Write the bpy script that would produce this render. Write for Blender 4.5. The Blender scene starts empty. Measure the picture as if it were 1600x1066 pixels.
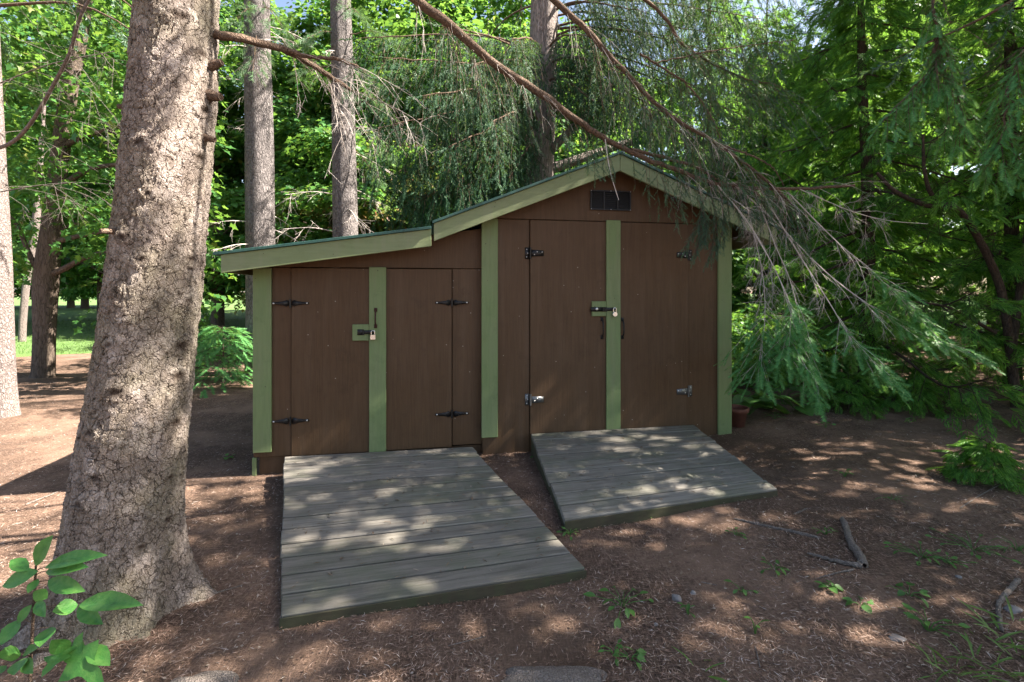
import bpy, bmesh, math
import numpy as np
from mathutils import Vector, Matrix

# ------------------------------------------------------------------ camera, world, sun, exposure
scn = bpy.context.scene
COL = scn.collection
F, CX, HY, CH = 760.0, 800.0, 455.0, 1.5        # focal length in photo pixels, centre column, horizon row, eye height
cam_d = bpy.data.cameras.new('camera')
cam = bpy.data.objects.new('camera', cam_d); COL.objects.link(cam)
cam.location = (0, 0, CH); cam.rotation_euler = (math.radians(90), 0, 0)
cam_d.sensor_width = 36; cam_d.lens = F/1600*36
cam_d.shift_y = -(533-HY)/1600
cam_d.clip_start = 0.05; cam_d.clip_end = 2000
scn.camera = cam

SUN_AZ, SUN_EL = math.radians(3), math.radians(47)   # azimuth from +X towards +Y
SDIR = Vector((math.cos(SUN_AZ)*math.cos(SUN_EL), math.sin(SUN_AZ)*math.cos(SUN_EL), math.sin(SUN_EL)))
w = bpy.data.worlds.new('World'); scn.world = w; w.use_nodes = True
nt = w.node_tree
sky = nt.nodes.new('ShaderNodeTexSky'); sky.sky_type = 'NISHITA'; sky.sun_disc = False
sky.sun_elevation = SUN_EL; sky.sun_rotation = math.pi/2 - SUN_AZ
sky.air_density = 1.0; sky.dust_density = 2.0; sky.ozone_density = 1.0
nt.links.new(sky.outputs[0], nt.nodes['Background'].inputs[0])
nt.nodes['Background'].inputs[1].default_value = 0.058
sd = bpy.data.lights.new('sun', 'SUN'); sd.energy = 5.0; sd.angle = math.radians(0.5); sd.color = (1.0, 0.95, 0.88)
so = bpy.data.objects.new('sun', sd); COL.objects.link(so)
so.rotation_euler = (-SDIR).to_track_quat('-Z', 'Y').to_euler(); so.location = (8, 0, 12)
vs = scn.view_settings
vs.view_transform = 'Standard'; vs.look = 'None'; vs.exposure = 2.6; vs.gamma = 1.0; vs.use_curve_mapping = False
vs.use_white_balance = True; vs.white_balance_temperature = 7000; vs.white_balance_tint = 12
scn.render.engine = 'CYCLES'
cy = scn.cycles
cy.max_bounces = 6; cy.diffuse_bounces = 3; cy.glossy_bounces = 2; cy.transmission_bounces = 4; cy.transparent_max_bounces = 4
cy.caustics_reflective = False; cy.caustics_refractive = False; cy.sample_clamp_indirect = 6
cy.use_denoising = True

rs = np.random.default_rng(11)

# ------------------------------------------------------------------ helpers
def U(px, py, Y):
    """point seen at photo pixel (px, py) at distance Y in front of the camera"""
    return np.array([(px-CX)/F*Y, Y, CH-(py-HY)/F*Y])

def ground_z(x, y):
    x = np.asarray(x, float); y = np.asarray(y, float)
    z = np.interp(x, [-3, -2.1, 2.6, 4.5, 9], [0.0, 0.0, 0.16, 0.2, 0.25])
    z = z + 0.012*np.sin(x*2.3+1.1)*np.sin(y*1.9+.4) + 0.008*np.sin(x*5.1+y*2.2) + 0.006*np.sin(y*6.3-x*3.7)
    return z+.05*np.exp(-((x+1.62)**2+(y-2.2)**2)/.16)

def on_ground(px, py):
    """ground point under a photo pixel"""
    z = 0.05
    for _ in range(8):
        Y = F*(CH-z)/(py-HY); X = (px-CX)/F*Y; z = float(ground_z(X, Y))
    return np.array([X, Y, z])

def tag(o, label=None, cat=None, group=None, kind=None):
    if label: o['label'] = label
    if cat: o['category'] = cat
    if group: o['group'] = group
    if kind: o['kind'] = kind
    return o

def empty(name, loc=(0, 0, 0), rz=0.0):
    e = bpy.data.objects.new(name, None); COL.objects.link(e)
    e.location = loc; e.rotation_euler = (0, 0, rz); e.empty_display_size = .1
    return e

def link_mesh(name, me, mats, parent=None, smooth=False):
    for m in (mats if isinstance(mats, (list, tuple)) else [mats]):
        me.materials.append(m)
    o = bpy.data.objects.new(name, me); COL.objects.link(o)
    if parent is not None: o.parent = parent
    if smooth: me.polygons.foreach_set('use_smooth', [True]*len(me.polygons))
    return o

class Geo:
    """collects triangles and quads as arrays and links them as one mesh"""
    def __init__(s): s.v = []; s.f3 = []; s.f4 = []; s.m3 = []; s.m4 = []; s.n = 0
    def add(s, V, Fc, mat=0):
        V = np.asarray(V, float).reshape(-1, 3); Fc = np.asarray(Fc, int)
        if len(V) == 0 or len(Fc) == 0: return
        if Fc.shape[1] == 3: s.f3.append(Fc+s.n); s.m3.append(np.full(len(Fc), mat))
        else: s.f4.append(Fc+s.n); s.m4.append(np.full(len(Fc), mat))
        s.v.append(V); s.n += len(V)
    def build(s, name, mats, parent=None, smooth=False, origin=None):
        me = bpy.data.meshes.new(name)
        V = np.concatenate(s.v) if s.v else np.zeros((0, 3))
        if origin is not None: V = V-np.asarray(origin)
        loops, starts, tot, mi = [], [], [], []
        pos = 0
        if s.f3:
            f = np.concatenate(s.f3); loops.append(f.ravel()); starts.append(np.arange(len(f))*3); tot.append(np.full(len(f), 3)); pos = f.size; mi.append(np.concatenate(s.m3))
        if s.f4:
            f = np.concatenate(s.f4); loops.append(f.ravel()); starts.append(pos+np.arange(len(f))*4); tot.append(np.full(len(f), 4)); mi.append(np.concatenate(s.m4))
        L = np.concatenate(loops).astype(np.int32); S = np.concatenate(starts).astype(np.int32); T = np.concatenate(tot).astype(np.int32)
        me.vertices.add(len(V)); me.vertices.foreach_set('co', V.astype(np.float32).ravel())
        me.loops.add(len(L)); me.loops.foreach_set('vertex_index', L)
        me.polygons.add(len(S)); me.polygons.foreach_set('loop_start', S); me.polygons.foreach_set('loop_total', T)
        me.polygons.foreach_set('material_index', np.concatenate(mi).astype(np.int32))
        if smooth: me.polygons.foreach_set('use_smooth', np.ones(len(S), bool))
        me.update(calc_edges=True); me.validate()
        o = link_mesh(name, me, mats, parent)
        if origin is not None and parent is None: o.location = origin
        return o

def nrm(a): return a/np.maximum(np.linalg.norm(a, axis=-1, keepdims=True), 1e-9)

def tubes(P, R, seg=5):
    """P (k,n,3), R (k,n): k tubes of n rings; returns verts, quads"""
    P = np.asarray(P, float); R = np.asarray(R, float)
    if P.ndim == 2: P = P[None]; R = R[None]
    k, n, _ = P.shape
    T = np.gradient(P, axis=1); T = nrm(T)
    ref = np.where(np.abs(T[..., 2:3]) > .85, np.array([1., 0, 0]), np.array([0, 0, 1.]))
    ref = np.repeat(ref[:, :1], n, axis=1)
    A = nrm(np.cross(T, ref)); B = np.cross(T, A)
    an = np.arange(seg)*2*math.pi/seg
    V = P[:, :, None]+R[:, :, None, None]*(A[:, :, None]*np.cos(an)[:, None]+B[:, :, None]*np.sin(an)[:, None])
    base = (np.arange(k)*n*seg)[:, None, None]+(np.arange(n-1)*seg)[None, :, None]
    i = np.arange(seg)[None, None]; j = (np.arange(seg)+1) % seg; j = j[None, None]
    Q = np.stack([base+i, base+j, base+seg+j, base+seg+i], -1).reshape(-1, 4)
    return V.reshape(-1, 3), Q

def smooth_path(pts, n):
    """Catmull-Rom through the points, n samples"""
    p = np.asarray(pts, float)
    q = np.vstack([2*p[0]-p[1], p, 2*p[-1]-p[-2]])
    t = np.linspace(0, len(p)-1-1e-6, n); i = t.astype(int); u = (t-i)[:, None]
    a, b, c, d = q[i], q[i+1], q[i+2], q[i+3]
    return .5*((2*b)+(c-a)*u+(2*a-5*b+4*c-d)*u*u+(3*b-a-3*c+d)*u**3)

def place(tv, tf, d, up, pos, sc):
    """copies of a template (x forward, z up) as arrays"""
    d = nrm(d); y = nrm(np.cross(up, d)); z = np.cross(d, y)
    k = len(d); n = len(tv)
    sc = np.asarray(sc, float)
    if sc.ndim == 1: sc = sc[:, None]
    V = pos[:, None]+sc[:, None]*(tv[None, :, 0:1]*d[:, None]+tv[None, :, 1:2]*y[:, None]+tv[None, :, 2:3]*z[:, None])
    Fc = (tf[None]+(np.arange(k)*n)[:, None, None]).reshape(-1, tf.shape[1])
    return V.reshape(-1, 3), Fc

def prism(name, poly, y0, y1, mats, parent, bevel=.003, axis='y'):
    """a polygon in (x, z) made solid between y0 and y1, edges eased"""
    bm = bmesh.new()
    a = [bm.verts.new((p[0], y0, p[1])) for p in poly]; b = [bm.verts.new((p[0], y1, p[1])) for p in poly]
    n = len(poly)
    bm.faces.new(a); bm.faces.new(b[::-1])
    for i in range(n): bm.faces.new((a[i], b[i], b[(i+1) % n], a[(i+1) % n]))
    bmesh.ops.recalc_face_normals(bm, faces=bm.faces)
    if bevel: bmesh.ops.bevel(bm, geom=list(bm.edges), offset=bevel, segments=1, affect='EDGES')
    me = bpy.data.meshes.new(name); bm.to_mesh(me); bm.free()
    return link_mesh(name, me, mats, parent)

def hexa(name, c, mats, parent, bevel=.003):
    """a solid from eight corners: four below, four above, in the same order"""
    bm = bmesh.new()
    v = [bm.verts.new(p) for p in c]
    for f in ((0, 1, 2, 3), (7, 6, 5, 4), (0, 4, 5, 1), (1, 5, 6, 2), (2, 6, 7, 3), (3, 7, 4, 0)): bm.faces.new([v[i] for i in f])
    bmesh.ops.recalc_face_normals(bm, faces=bm.faces)
    if bevel: bmesh.ops.bevel(bm, geom=list(bm.edges), offset=bevel, segments=1, affect='EDGES')
    me = bpy.data.meshes.new(name); bm.to_mesh(me); bm.free()
    return link_mesh(name, me, mats, parent)

# ------------------------------------------------------------------ materials
def mat(name):
    m = bpy.data.materials.new(name); m.use_nodes = True
    return m, m.node_tree, m.node_tree.nodes['Principled BSDF'], m.node_tree.nodes['Material Output']
def node(nt, t, **kw):
    n = nt.nodes.new(t)
    for k, v in kw.items():
        if k.startswith('i_'): n.inputs[k[2:].replace('_', ' ')].default_value = v
        else: setattr(n, k, v)
    return n
def ramp(nt, src, stops):
    r = nt.nodes.new('ShaderNodeValToRGB'); e = r.color_ramp.elements
    while len(e) < len(stops): e.new(.5)
    for el, (p, c) in zip(e, stops): el.position = p; el.color = (*c, 1) if len(c) == 3 else c
    nt.links.new(src, r.inputs[0]); return r.outputs[0]
def mapped(nt, scale=(1, 1, 1), what='Object', rnd=False):
    t = nt.nodes.new('ShaderNodeTexCoord'); m = nt.nodes.new('ShaderNodeMapping'); m.inputs['Scale'].default_value = scale
    nt.links.new(t.outputs[what], m.inputs[0])
    if rnd:
        oi = nt.nodes.new('ShaderNodeObjectInfo'); mu = node(nt, 'ShaderNodeMath', operation='MULTIPLY'); mu.inputs[1].default_value = 37
        nt.links.new(oi.outputs['Random'], mu.inputs[0]); nt.links.new(mu.outputs[0], m.inputs['Location'])
    return m.outputs[0]
def noise(nt, vec, scale, detail=4, rough=.55):
    n = node(nt, 'ShaderNodeTexNoise'); n.inputs['Scale'].default_value = scale; n.inputs['Detail'].default_value = detail; n.inputs['Roughness'].default_value = rough
    nt.links.new(vec, n.inputs['Vector']); return n.outputs['Fac']
def mixc(nt, fac, a, b, mode='MIX'):
    m = node(nt, 'ShaderNodeMix', data_type='RGBA', blend_type=mode)
    for s, v in ((0, fac), (6, a), (7, b)):
        if isinstance(v, (int, float)): m.inputs[s].default_value = v
        elif isinstance(v, tuple): m.inputs[s].default_value = (*v, 1)
        else: nt.links.new(v, m.inputs[s])
    return m.outputs[2]
def mth(nt, op, a, b=None):
    m = node(nt, 'ShaderNodeMath', operation=op)
    for i, v in enumerate((a, b)):
        if v is None: continue
        if isinstance(v, (int, float)): m.inputs[i].default_value = v
        else: nt.links.new(v, m.inputs[i])
    return m.outputs[0]
def bump(nt, h, bsdf, strength=.4, dist=.01):
    b = node(nt, 'ShaderNodeBump'); b.inputs['Strength'].default_value = strength; b.inputs['Distance'].default_value = dist
    nt.links.new(h, b.inputs['Height']); nt.links.new(b.outputs[0], bsdf.inputs['Normal'])

def leaf_mat(name, stops, trans=.45, rough=.45, spec=.4, mottle=False):
    m, nt, p, out = mat(name)
    g = nt.nodes.new('ShaderNodeNewGeometry')
    c = ramp(nt, g.outputs['Random Per Island'], stops)
    if mottle:
        v = mapped(nt); n1 = noise(nt, v, 38, 5, .65); n2 = noise(nt, v, 160, 3, .6)
        c = mixc(nt, ramp(nt, n1, [(.42, (0, 0, 0)), (.68, (.7, .7, .7))]), c, (.16, .34, .08)); c = mixc(nt, ramp(nt, n1, [(.28, (.6, .6, .6)), (.42, (0, 0, 0))]), c, (.02, .085, .03))
        c = mixc(nt, ramp(nt, n2, [(.68, (0, 0, 0)), (.74, (.7, .7, .7))]), c, (.16, .13, .05)); bump(nt, mth(nt, 'ADD', n1, n2), p, .5, .004)
    nt.links.new(c, p.inputs['Base Color']); p.inputs['Roughness'].default_value = rough; p.inputs['Specular IOR Level'].default_value = spec
    if trans:
        t = nt.nodes.new('ShaderNodeBsdfTranslucent')
        c2 = mixc(nt, .5, c, (.20, .32, .03)); nt.links.new(c2, t.inputs[0])
        mx = nt.nodes.new('ShaderNodeMixShader'); mx.inputs[0].default_value = trans
        nt.links.new(p.outputs[0], mx.inputs[1]); nt.links.new(t.outputs[0], mx.inputs[2]); nt.links.new(mx.outputs[0], out.inputs[0])
    return m

M = {}
M['maple_leaf'] = leaf_mat('maple_leaf', [(0, (.035, .14, .035)), (.5, (.065, .21, .05)), (.93, (.115, .29, .06)), (1, (.24, .25, .06))], .55)
M['turning_leaf'] = leaf_mat('turning_leaf', [(0, (.07, .15, .04)), (.6, (.13, .20, .05)), (.85, (.30, .22, .07)), (1, (.36, .14, .08))], .5)
M['spruce_needle'] = leaf_mat('spruce_needle', [(0, (.03, .085, .055)), (.6, (.05, .12, .07)), (1, (.08, .15, .08))], .3, .5)
M['backlit_hemlock_needle'] = leaf_mat('backlit_hemlock_needle', [(0, (.014, .055, .03)), (.6, (.026, .085, .042)), (1, (.05, .12, .05))], .25, .6, .2)  # spruce green darkened: the backlit shade is put into the colour
M['fir_needle'] = leaf_mat('fir_needle', [(0, (.055, .22, .075)), (.6, (.10, .32, .10)), (1, (.18, .42, .12))], .45, .5, .3)
M['cedar_frond'] = leaf_mat('cedar_frond', [(0, (.03, .13, .03)), (.5, (.085, .28, .045)), (1, (.20, .46, .07))], .55, .4, .3)
M['pine_needle'] = leaf_mat('pine_needle', [(0, (.06, .15, .07)), (1, (.12, .24, .10))], .4)
M['weed_leaf'] = leaf_mat('weed_leaf', [(0, (.04, .13, .03)), (1, (.09, .22, .05))], .35)
M['sapling_leaf'] = leaf_mat('sapling_leaf', [(0, (.03, .14, .035)), (.5, (.055, .22, .045)), (1, (.12, .33, .07))], .35, .4, .35, True)
M['grass_blade'] = leaf_mat('grass_blade', [(0, (.07, .16, .03)), (1, (.14, .24, .06))], .4)
M['litter'] = leaf_mat('litter', [(0, (.08, .05, .038)), (.35, (.19, .12, .09)), (.7, (.31, .205, .155)), (.93, (.42, .325, .27)), (1, (.55, .49, .44))], 0, .7, .2)
M['brown_leaf'] = leaf_mat('brown_leaf', [(0, (.09, .055, .04)), (.75, (.2, .14, .10)), (1, (.36, .31, .26))], .1, .7, .2)

def bark_mat(name, dark, light, scale=(9, 9, 2.2), k=1.0, moss=None, bstr=.8, bdist=.02):
    m, nt, p, out = mat(name)
    v = mapped(nt, scale)
    n1 = noise(nt, v, 3.0*k, 6, .65); n2 = noise(nt, v, .35, 3)
    vo = node(nt, 'ShaderNodeTexVoronoi', feature='DISTANCE_TO_EDGE'); vo.inputs['Scale'].default_value = 2.4*k
    wv = node(nt, 'ShaderNodeVectorMath', operation='ADD'); nz = node(nt, 'ShaderNodeTexNoise'); nz.inputs['Scale'].default_value = 2.2
    nt.links.new(v, nz.inputs['Vector']); nt.links.new(v, wv.inputs[0]); nt.links.new(nz.outputs['Color'], wv.inputs[1]); nt.links.new(wv.outputs[0], vo.inputs['Vector'])
    e = ramp(nt, vo.outputs['Distance'], [(0, (0, 0, 0)), (.22, (1, 1, 1))])
    h = mth(nt, 'ADD', mth(nt, 'MULTIPLY', e, .6), n1)
    c = ramp(nt, h, [(.35, dark), (1.3/1.6, light)])
    c = mixc(nt, mth(nt, 'MULTIPLY', n2, .55), c, dark)
    if moss: c = mixc(nt, ramp(nt, noise(nt, v, .5, 4), [(.5, (0, 0, 0)), (.7, (.6, .6, .6))]), c, moss)
    nt.links.new(c, p.inputs['Base Color']); p.inputs['Roughness'].default_value = .9; p.inputs['Specular IOR Level'].default_value = .15
    bump(nt, h, p, bstr, bdist)
    return m
M['pine_bark'] = bark_mat('pine_bark', (.045, .04, .039), (.27, .245, .24), (15, 15, 4), bstr=1.0, bdist=.03)
M['maple_bark'] = bark_mat('maple_bark', (.045, .035, .028), (.16, .125, .10), (8, 8, 2))
M['pale_bark'] = bark_mat('pale_bark', (.08, .065, .06), (.28, .235, .22), (14, 14, 7))
M['furrowed_bark'] = bark_mat('furrowed_bark', (.07, .058, .052), (.50, .43, .40), (17, 17, 1.8), bstr=1.0, bdist=.04)
M['branch_bark'] = bark_mat('branch_bark', (.06, .04, .03), (.24, .17, .125), (26, 26, 26))
M['cedar_bark'] = bark_mat('cedar_bark', (.025, .018, .015), (.11, .08, .062), (20, 20, 3))
M['dead_twig'] = bark_mat('dead_twig', (.32, .28, .255), (.58, .53, .49), (40, 40, 40), bstr=.2)
M['ground_stick'] = bark_mat('ground_stick', (.10, .085, .075), (.30, .26, .23), (30, 30, 30))

def scaly_bark():
    m, nt, p, out = mat('scaly_bark')
    m.displacement_method = 'BOTH'
    v = mapped(nt, (1, 1, .72))
    nz = node(nt, 'ShaderNodeTexNoise'); nz.inputs['Scale'].default_value = 24; nz.inputs['Detail'].default_value = 5; nt.links.new(v, nz.inputs['Vector'])
    sc = node(nt, 'ShaderNodeVectorMath', operation='SCALE'); sc.inputs['Scale'].default_value = .055; nt.links.new(nz.outputs['Color'], sc.inputs[0])
    ad = node(nt, 'ShaderNodeVectorMath', operation='ADD'); nt.links.new(v, ad.inputs[0]); nt.links.new(sc.outputs[0], ad.inputs[1]); wv = ad.outputs[0]
    def vor(scale, feat):
        n = node(nt, 'ShaderNodeTexVoronoi', feature=feat); n.inputs['Scale'].default_value = scale; nt.links.new(wv, n.inputs['Vector']); return n
    e1 = vor(35, 'DISTANCE_TO_EDGE').outputs['Distance']; c1 = vor(35, 'F1'); e2 = vor(75, 'DISTANCE_TO_EDGE').outputs['Distance']; c2 = vor(75, 'F1')
    fine = noise(nt, v, 170, 5, .7); mid = noise(nt, v, 13, 5, .65); big = noise(nt, v, 2.6, 4, .6); open_ = ramp(nt, noise(nt, v, 17, 3, .6), [(.40, (0, 0, 0)), (.58, (1, 1, 1))])
    crack = ramp(nt, mth(nt, 'ADD', e1, mth(nt, 'MULTIPLY', fine, .05)), [(.02, (0, 0, 0)), (.10, (1, 1, 1))]); crack2 = ramp(nt, mth(nt, 'ADD', e2, mth(nt, 'MULTIPLY', fine, .05)), [(.02, (0, 0, 0)), (.14, (1, 1, 1))])
    s1 = node(nt, 'ShaderNodeSeparateColor'); nt.links.new(c1.outputs['Color'], s1.inputs[0])
    s2 = node(nt, 'ShaderNodeSeparateColor'); nt.links.new(c2.outputs['Color'], s2.inputs[0])
    at = node(nt, 'ShaderNodeAttribute', attribute_name='knot')
    h = mth(nt, 'ADD', mth(nt, 'MULTIPLY', crack, .5), mth(nt, 'MULTIPLY', s1.outputs[0], .75))
    h = mth(nt, 'ADD', h, mth(nt, 'MULTIPLY', mth(nt, 'MULTIPLY', crack2, s2.outputs[0]), .55))
    h = mth(nt, 'ADD', h, mth(nt, 'MULTIPLY', fine, .55))
    h = mth(nt, 'ADD', h, mth(nt, 'MULTIPLY', mid, .15))
    plate = mixc(nt, mid, (.16, .125, .10), (.36, .31, .28))
    plate = mixc(nt, mth(nt, 'MULTIPLY', mth(nt, 'MULTIPLY', s2.outputs[0], s1.outputs[1]), .8), plate, (.44, .39, .36))
    plate = mixc(nt, ramp(nt, fine, [(.32, (.85, .85, .85)), (.6, (0, 0, 0))]), plate, (.10, .075, .055))
    pa = vor(13, 'F1'); s3 = node(nt, 'ShaderNodeSeparateColor'); nt.links.new(pa.outputs['Color'], s3.inputs[0])
    flake = mth(nt, 'MULTIPLY', ramp(nt, s3.outputs[0], [(.5, (0, 0, 0)), (.62, (1, 1, 1))]), ramp(nt, mid, [(.42, (0, 0, 0)), (.6, (.8, .8, .8))]))
    plate = mixc(nt, flake, plate, (.42, .365, .33))
    lich = ramp(nt, big, [(.47, (0, 0, 0)), (.66, (.6, .6, .6))])
    plate = mixc(nt, lich, plate, (.165, .16, .10))
    tn = node(nt, 'ShaderNodeTexCoord'); sp = node(nt, 'ShaderNodeSeparateXYZ'); nt.links.new(tn.outputs['Normal'], sp.inputs[0])
    side_tint = ramp(nt, mth(nt, 'ADD', mth(nt, 'MULTIPLY', sp.outputs[0], -.5), mth(nt, 'MULTIPLY', big, .7)), [(.42, (0, 0, 0)), (.72, (.75, .75, .75))])
    plate = mixc(nt, side_tint, plate, (.20, .15, .085))  # browner on faces turned towards negative X, broken up by noise
    cr = mth(nt, 'MULTIPLY', mth(nt, 'SUBTRACT', 1.0, mth(nt, 'MULTIPLY', crack, mth(nt, 'ADD', .6, mth(nt, 'MULTIPLY', crack2, .4)))), mth(nt, 'ADD', .18, mth(nt, 'MULTIPLY', open_, .75)))
    c = mixc(nt, cr, plate, (.05, .037, .03))
    c = mixc(nt, at.outputs['Fac'], c, (.045, .03, .022))
    nt.links.new(c, p.inputs['Base Color']); p.inputs['Roughness'].default_value = .85; p.inputs['Specular IOR Level'].default_value = .2
    d = node(nt, 'ShaderNodeDisplacement'); d.inputs['Scale'].default_value = .0095; d.inputs['Midlevel'].default_value = 1.1
    nt.links.new(h, d.inputs['Height']); nt.links.new(d.outputs[0], out.inputs['Displacement'])
    return m
M['scaly_bark'] = scaly_bark()

def paint(name, col, dirt, grain=(60, 60, 3), rough=.65, amt=.35, var=.12, bstr=.25, specks=None):
    m, nt, p, out = mat(name)
    v = mapped(nt, grain, rnd=True); vo = mapped(nt, (1, 1, 1), rnd=True)
    g = noise(nt, v, 1.0, 5, .6); b = noise(nt, vo, 2.3, 5, .6); f = noise(nt, vo, 55, 4, .7)
    c = mixc(nt, ramp(nt, b, [(.38, (0, 0, 0)), (.75, (amt, amt, amt))]), col, dirt)
    c = mixc(nt, ramp(nt, g, [(.3, (var*2, var*2, var*2)), (.6, (0, 0, 0))]), c, tuple(x*.55 for x in col))
    st = noise(nt, mapped(nt, (14, 14, .9), rnd=True), 1.0, 4, .6); bl = noise(nt, vo, 7, 6, .7)
    c = mixc(nt, ramp(nt, st, [(.5, (0, 0, 0)), (.72, (.5, .5, .5))]), c, dirt)
    c = mixc(nt, ramp(nt, bl, [(.55, (0, 0, 0)), (.72, (.45, .45, .45))]), c, tuple(x*.6 for x in col))
    c = mixc(nt, ramp(nt, f, [(.62, (0, 0, 0)), (.75, (.35, .35, .35))]), c, dirt)
    if specks:
        k = node(nt, 'ShaderNodeTexVoronoi', feature='F1'); k.inputs['Scale'].default_value = 14; nt.links.new(vo, k.inputs['Vector'])
        s = ramp(nt, k.outputs['Distance'], [(.045, (1, 1, 1)), (.075, (0, 0, 0))])
        sc = node(nt, 'ShaderNodeSeparateColor'); nt.links.new(k.outputs['Color'], sc.inputs[0])
        s = mth(nt, 'MULTIPLY', s, mth(nt, 'GREATER_THAN', sc.outputs[0], .72)); c = mixc(nt, s, c, specks)
    nt.links.new(c, p.inputs['Base Color']); p.inputs['Roughness'].default_value = rough; p.inputs['Specular IOR Level'].default_value = .3
    bump(nt, mth(nt, 'ADD', g, mth(nt, 'MULTIPLY', f, .4)), p, bstr, .004)
    return m
M['brown_paint'] = paint('brown_paint', (.086, .047, .022), (.112, .07, .042), (95, 95, 4), .6, .4, .22, .35, (.30, .26, .22))
M['green_paint'] = paint('green_paint', (.155, .22, .092), (.19, .215, .12), (50, 50, 4), .6, .5, .14, .2, (.07, .06, .04))
M['fascia_paint'] = paint('fascia_paint', (.19, .24, .115), (.22, .235, .15), (4, 50, 50), .6, .5, .14, .2, (.07, .06, .04))

def plank_mat():
    m, nt, p, out = mat('weathered_plank')
    v = mapped(nt, (2.5, 55, 55), rnd=True); vo = mapped(nt, (1, 1, 1), rnd=True); vw = mapped(nt, (1, 1, 1), 'Object')
    g = noise(nt, v, 1.0, 7, .65); b = noise(nt, vo, 3.2, 5, .6); f = noise(nt, vo, 70, 3, .7)
    oi = nt.nodes.new('ShaderNodeObjectInfo')
    c = mixc(nt, oi.outputs['Random'], (.155, .145, .125), (.225, .21, .185))
    c = mixc(nt, ramp(nt, g, [(.30, (.8, .8, .8)), (.58, (0, 0, 0))]), c, (.06, .054, .042))
    c = mixc(nt, ramp(nt, b, [(.45, (0, 0, 0)), (.72, (.55, .55, .55))]), c, (.085, .105, .06))
    c = mixc(nt, ramp(nt, f, [(.62, (0, 0, 0)), (.78, (.5, .5, .5))]), c, (.28, .25, .215))
    nt.links.new(c, p.inputs['Base Color']); p.inputs['Roughness'].default_value = .8; p.inputs['Specular IOR Level'].default_value = .25
    bump(nt, mth(nt, 'ADD', g, mth(nt, 'MULTIPLY', f, .3)), p, .55, .006)
    return m
M['plank'] = plank_mat()
M['mossy_wood'] = paint('mossy_wood', (.062, .053, .034), (.045, .06, .026), (3, 40, 40), .85, .8, .3, .5)

def simple(name, col, rough=.5, metal=0.0, nscale=30, dark=.5):
    m, nt, p, out = mat(name)
    v = mapped(nt); n = noise(nt, v, nscale, 5, .6)
    c = mixc(nt, ramp(nt, n, [(.35, (1, 1, 1)), (.65, (0, 0, 0))]), col, tuple(x*dark for x in col))
    nt.links.new(c, p.inputs['Base Color']); p.inputs['Roughness'].default_value = rough; p.inputs['Metallic'].default_value = metal
    bump(nt, n, p, .15, .003)
    return m
M['black_iron'] = simple('black_iron', (.012, .012, .013), .45, .2)
M['zinc'] = simple('zinc', (.17, .18, .185), .42, .7, 60, .7)
M['screw'] = simple('screw', (.6, .6, .58), .35, .8, 90, .8)
M['chrome'] = simple('chrome', (.75, .75, .74), .25, .9, 50, .8)
M['rust'] = simple('rust', (.075, .03, .022), .7, .3, 80, .5)
M['vent_black'] = simple('vent_black', (.01, .01, .011), .5, 0, 40, .7)
M['roof_green'] = simple('roof_green', (.02, .085, .07), .55, .0, 60, .6)
M['terracotta'] = simple('terracotta', (.16, .055, .035), .75, 0, 25, .7)
M['soil'] = simple('soil', (.05, .035, .025), .95, 0, 60, .5)
M['stone'] = simple('stone', (.2, .185, .18), .85, 0, 18, .6)
M['pale_stone'] = simple('pale_stone', (.27, .25, .235), .85, 0, 14, .55)

def ground_mat():
    m, nt, p, out = mat('forest_floor')
    v = mapped(nt)
    big = noise(nt, v, 1.3, 6, .7); med = noise(nt, v, 9, 6, .65); fin = noise(nt, v, 110, 5, .7)
    st = noise(nt, mapped(nt, (140, 30, 60)), 1, 4, .6); st2 = noise(nt, mapped(nt, (30, 150, 60)), 1, 4, .6)
    nd = mth(nt, 'MAXIMUM', st, st2)
    c = ramp(nt, nd, [(.40, (.06, .038, .028)), (.56, (.17, .11, .08)), (.70, (.34, .24, .185))])
    c = mixc(nt, ramp(nt, fin, [(.3, (.7, .7, .7)), (.55, (0, 0, 0))]), c, (.062, .042, .034))
    c = mixc(nt, ramp(nt, med, [(.45, (0, 0, 0)), (.72, (.55, .55, .55))]), c, (.085, .066, .054))
    c = mixc(nt, ramp(nt, big, [(.45, (0, 0, 0)), (.62, (.6, .6, .6))]), c, (.31, .205, .15))
    c = mixc(nt, ramp(nt, noise(nt, v, .75, 5, .65), [(.5, (0, 0, 0)), (.63, (.75, .75, .75))]), c, (.105, .07, .05))
    nt.links.new(c, p.inputs['Base Color']); p.inputs['Roughness'].default_value = .95; p.inputs['Specular IOR Level'].default_value = .1
    bump(nt, mth(nt, 'ADD', mth(nt, 'ADD', nd, fin), med), p, .9, .02)
    return m
M['floor'] = ground_mat()
def lawn_mat():
    m, nt, p, out = mat('lawn_grass')
    v = mapped(nt); a = noise(nt, v, .8, 4); b = noise(nt, v, 60, 5, .7)
    c = mixc(nt, a, (.07, .15, .03), (.12, .21, .05)); c = mixc(nt, ramp(nt, b, [(.35, (.7, .7, .7)), (.6, (0, 0, 0))]), c, (.03, .07, .015))
    nt.links.new(c, p.inputs['Base Color']); p.inputs['Roughness'].default_value = .9; bump(nt, b, p, .8, .03)
    return m
M['lawn'] = lawn_mat()

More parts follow.
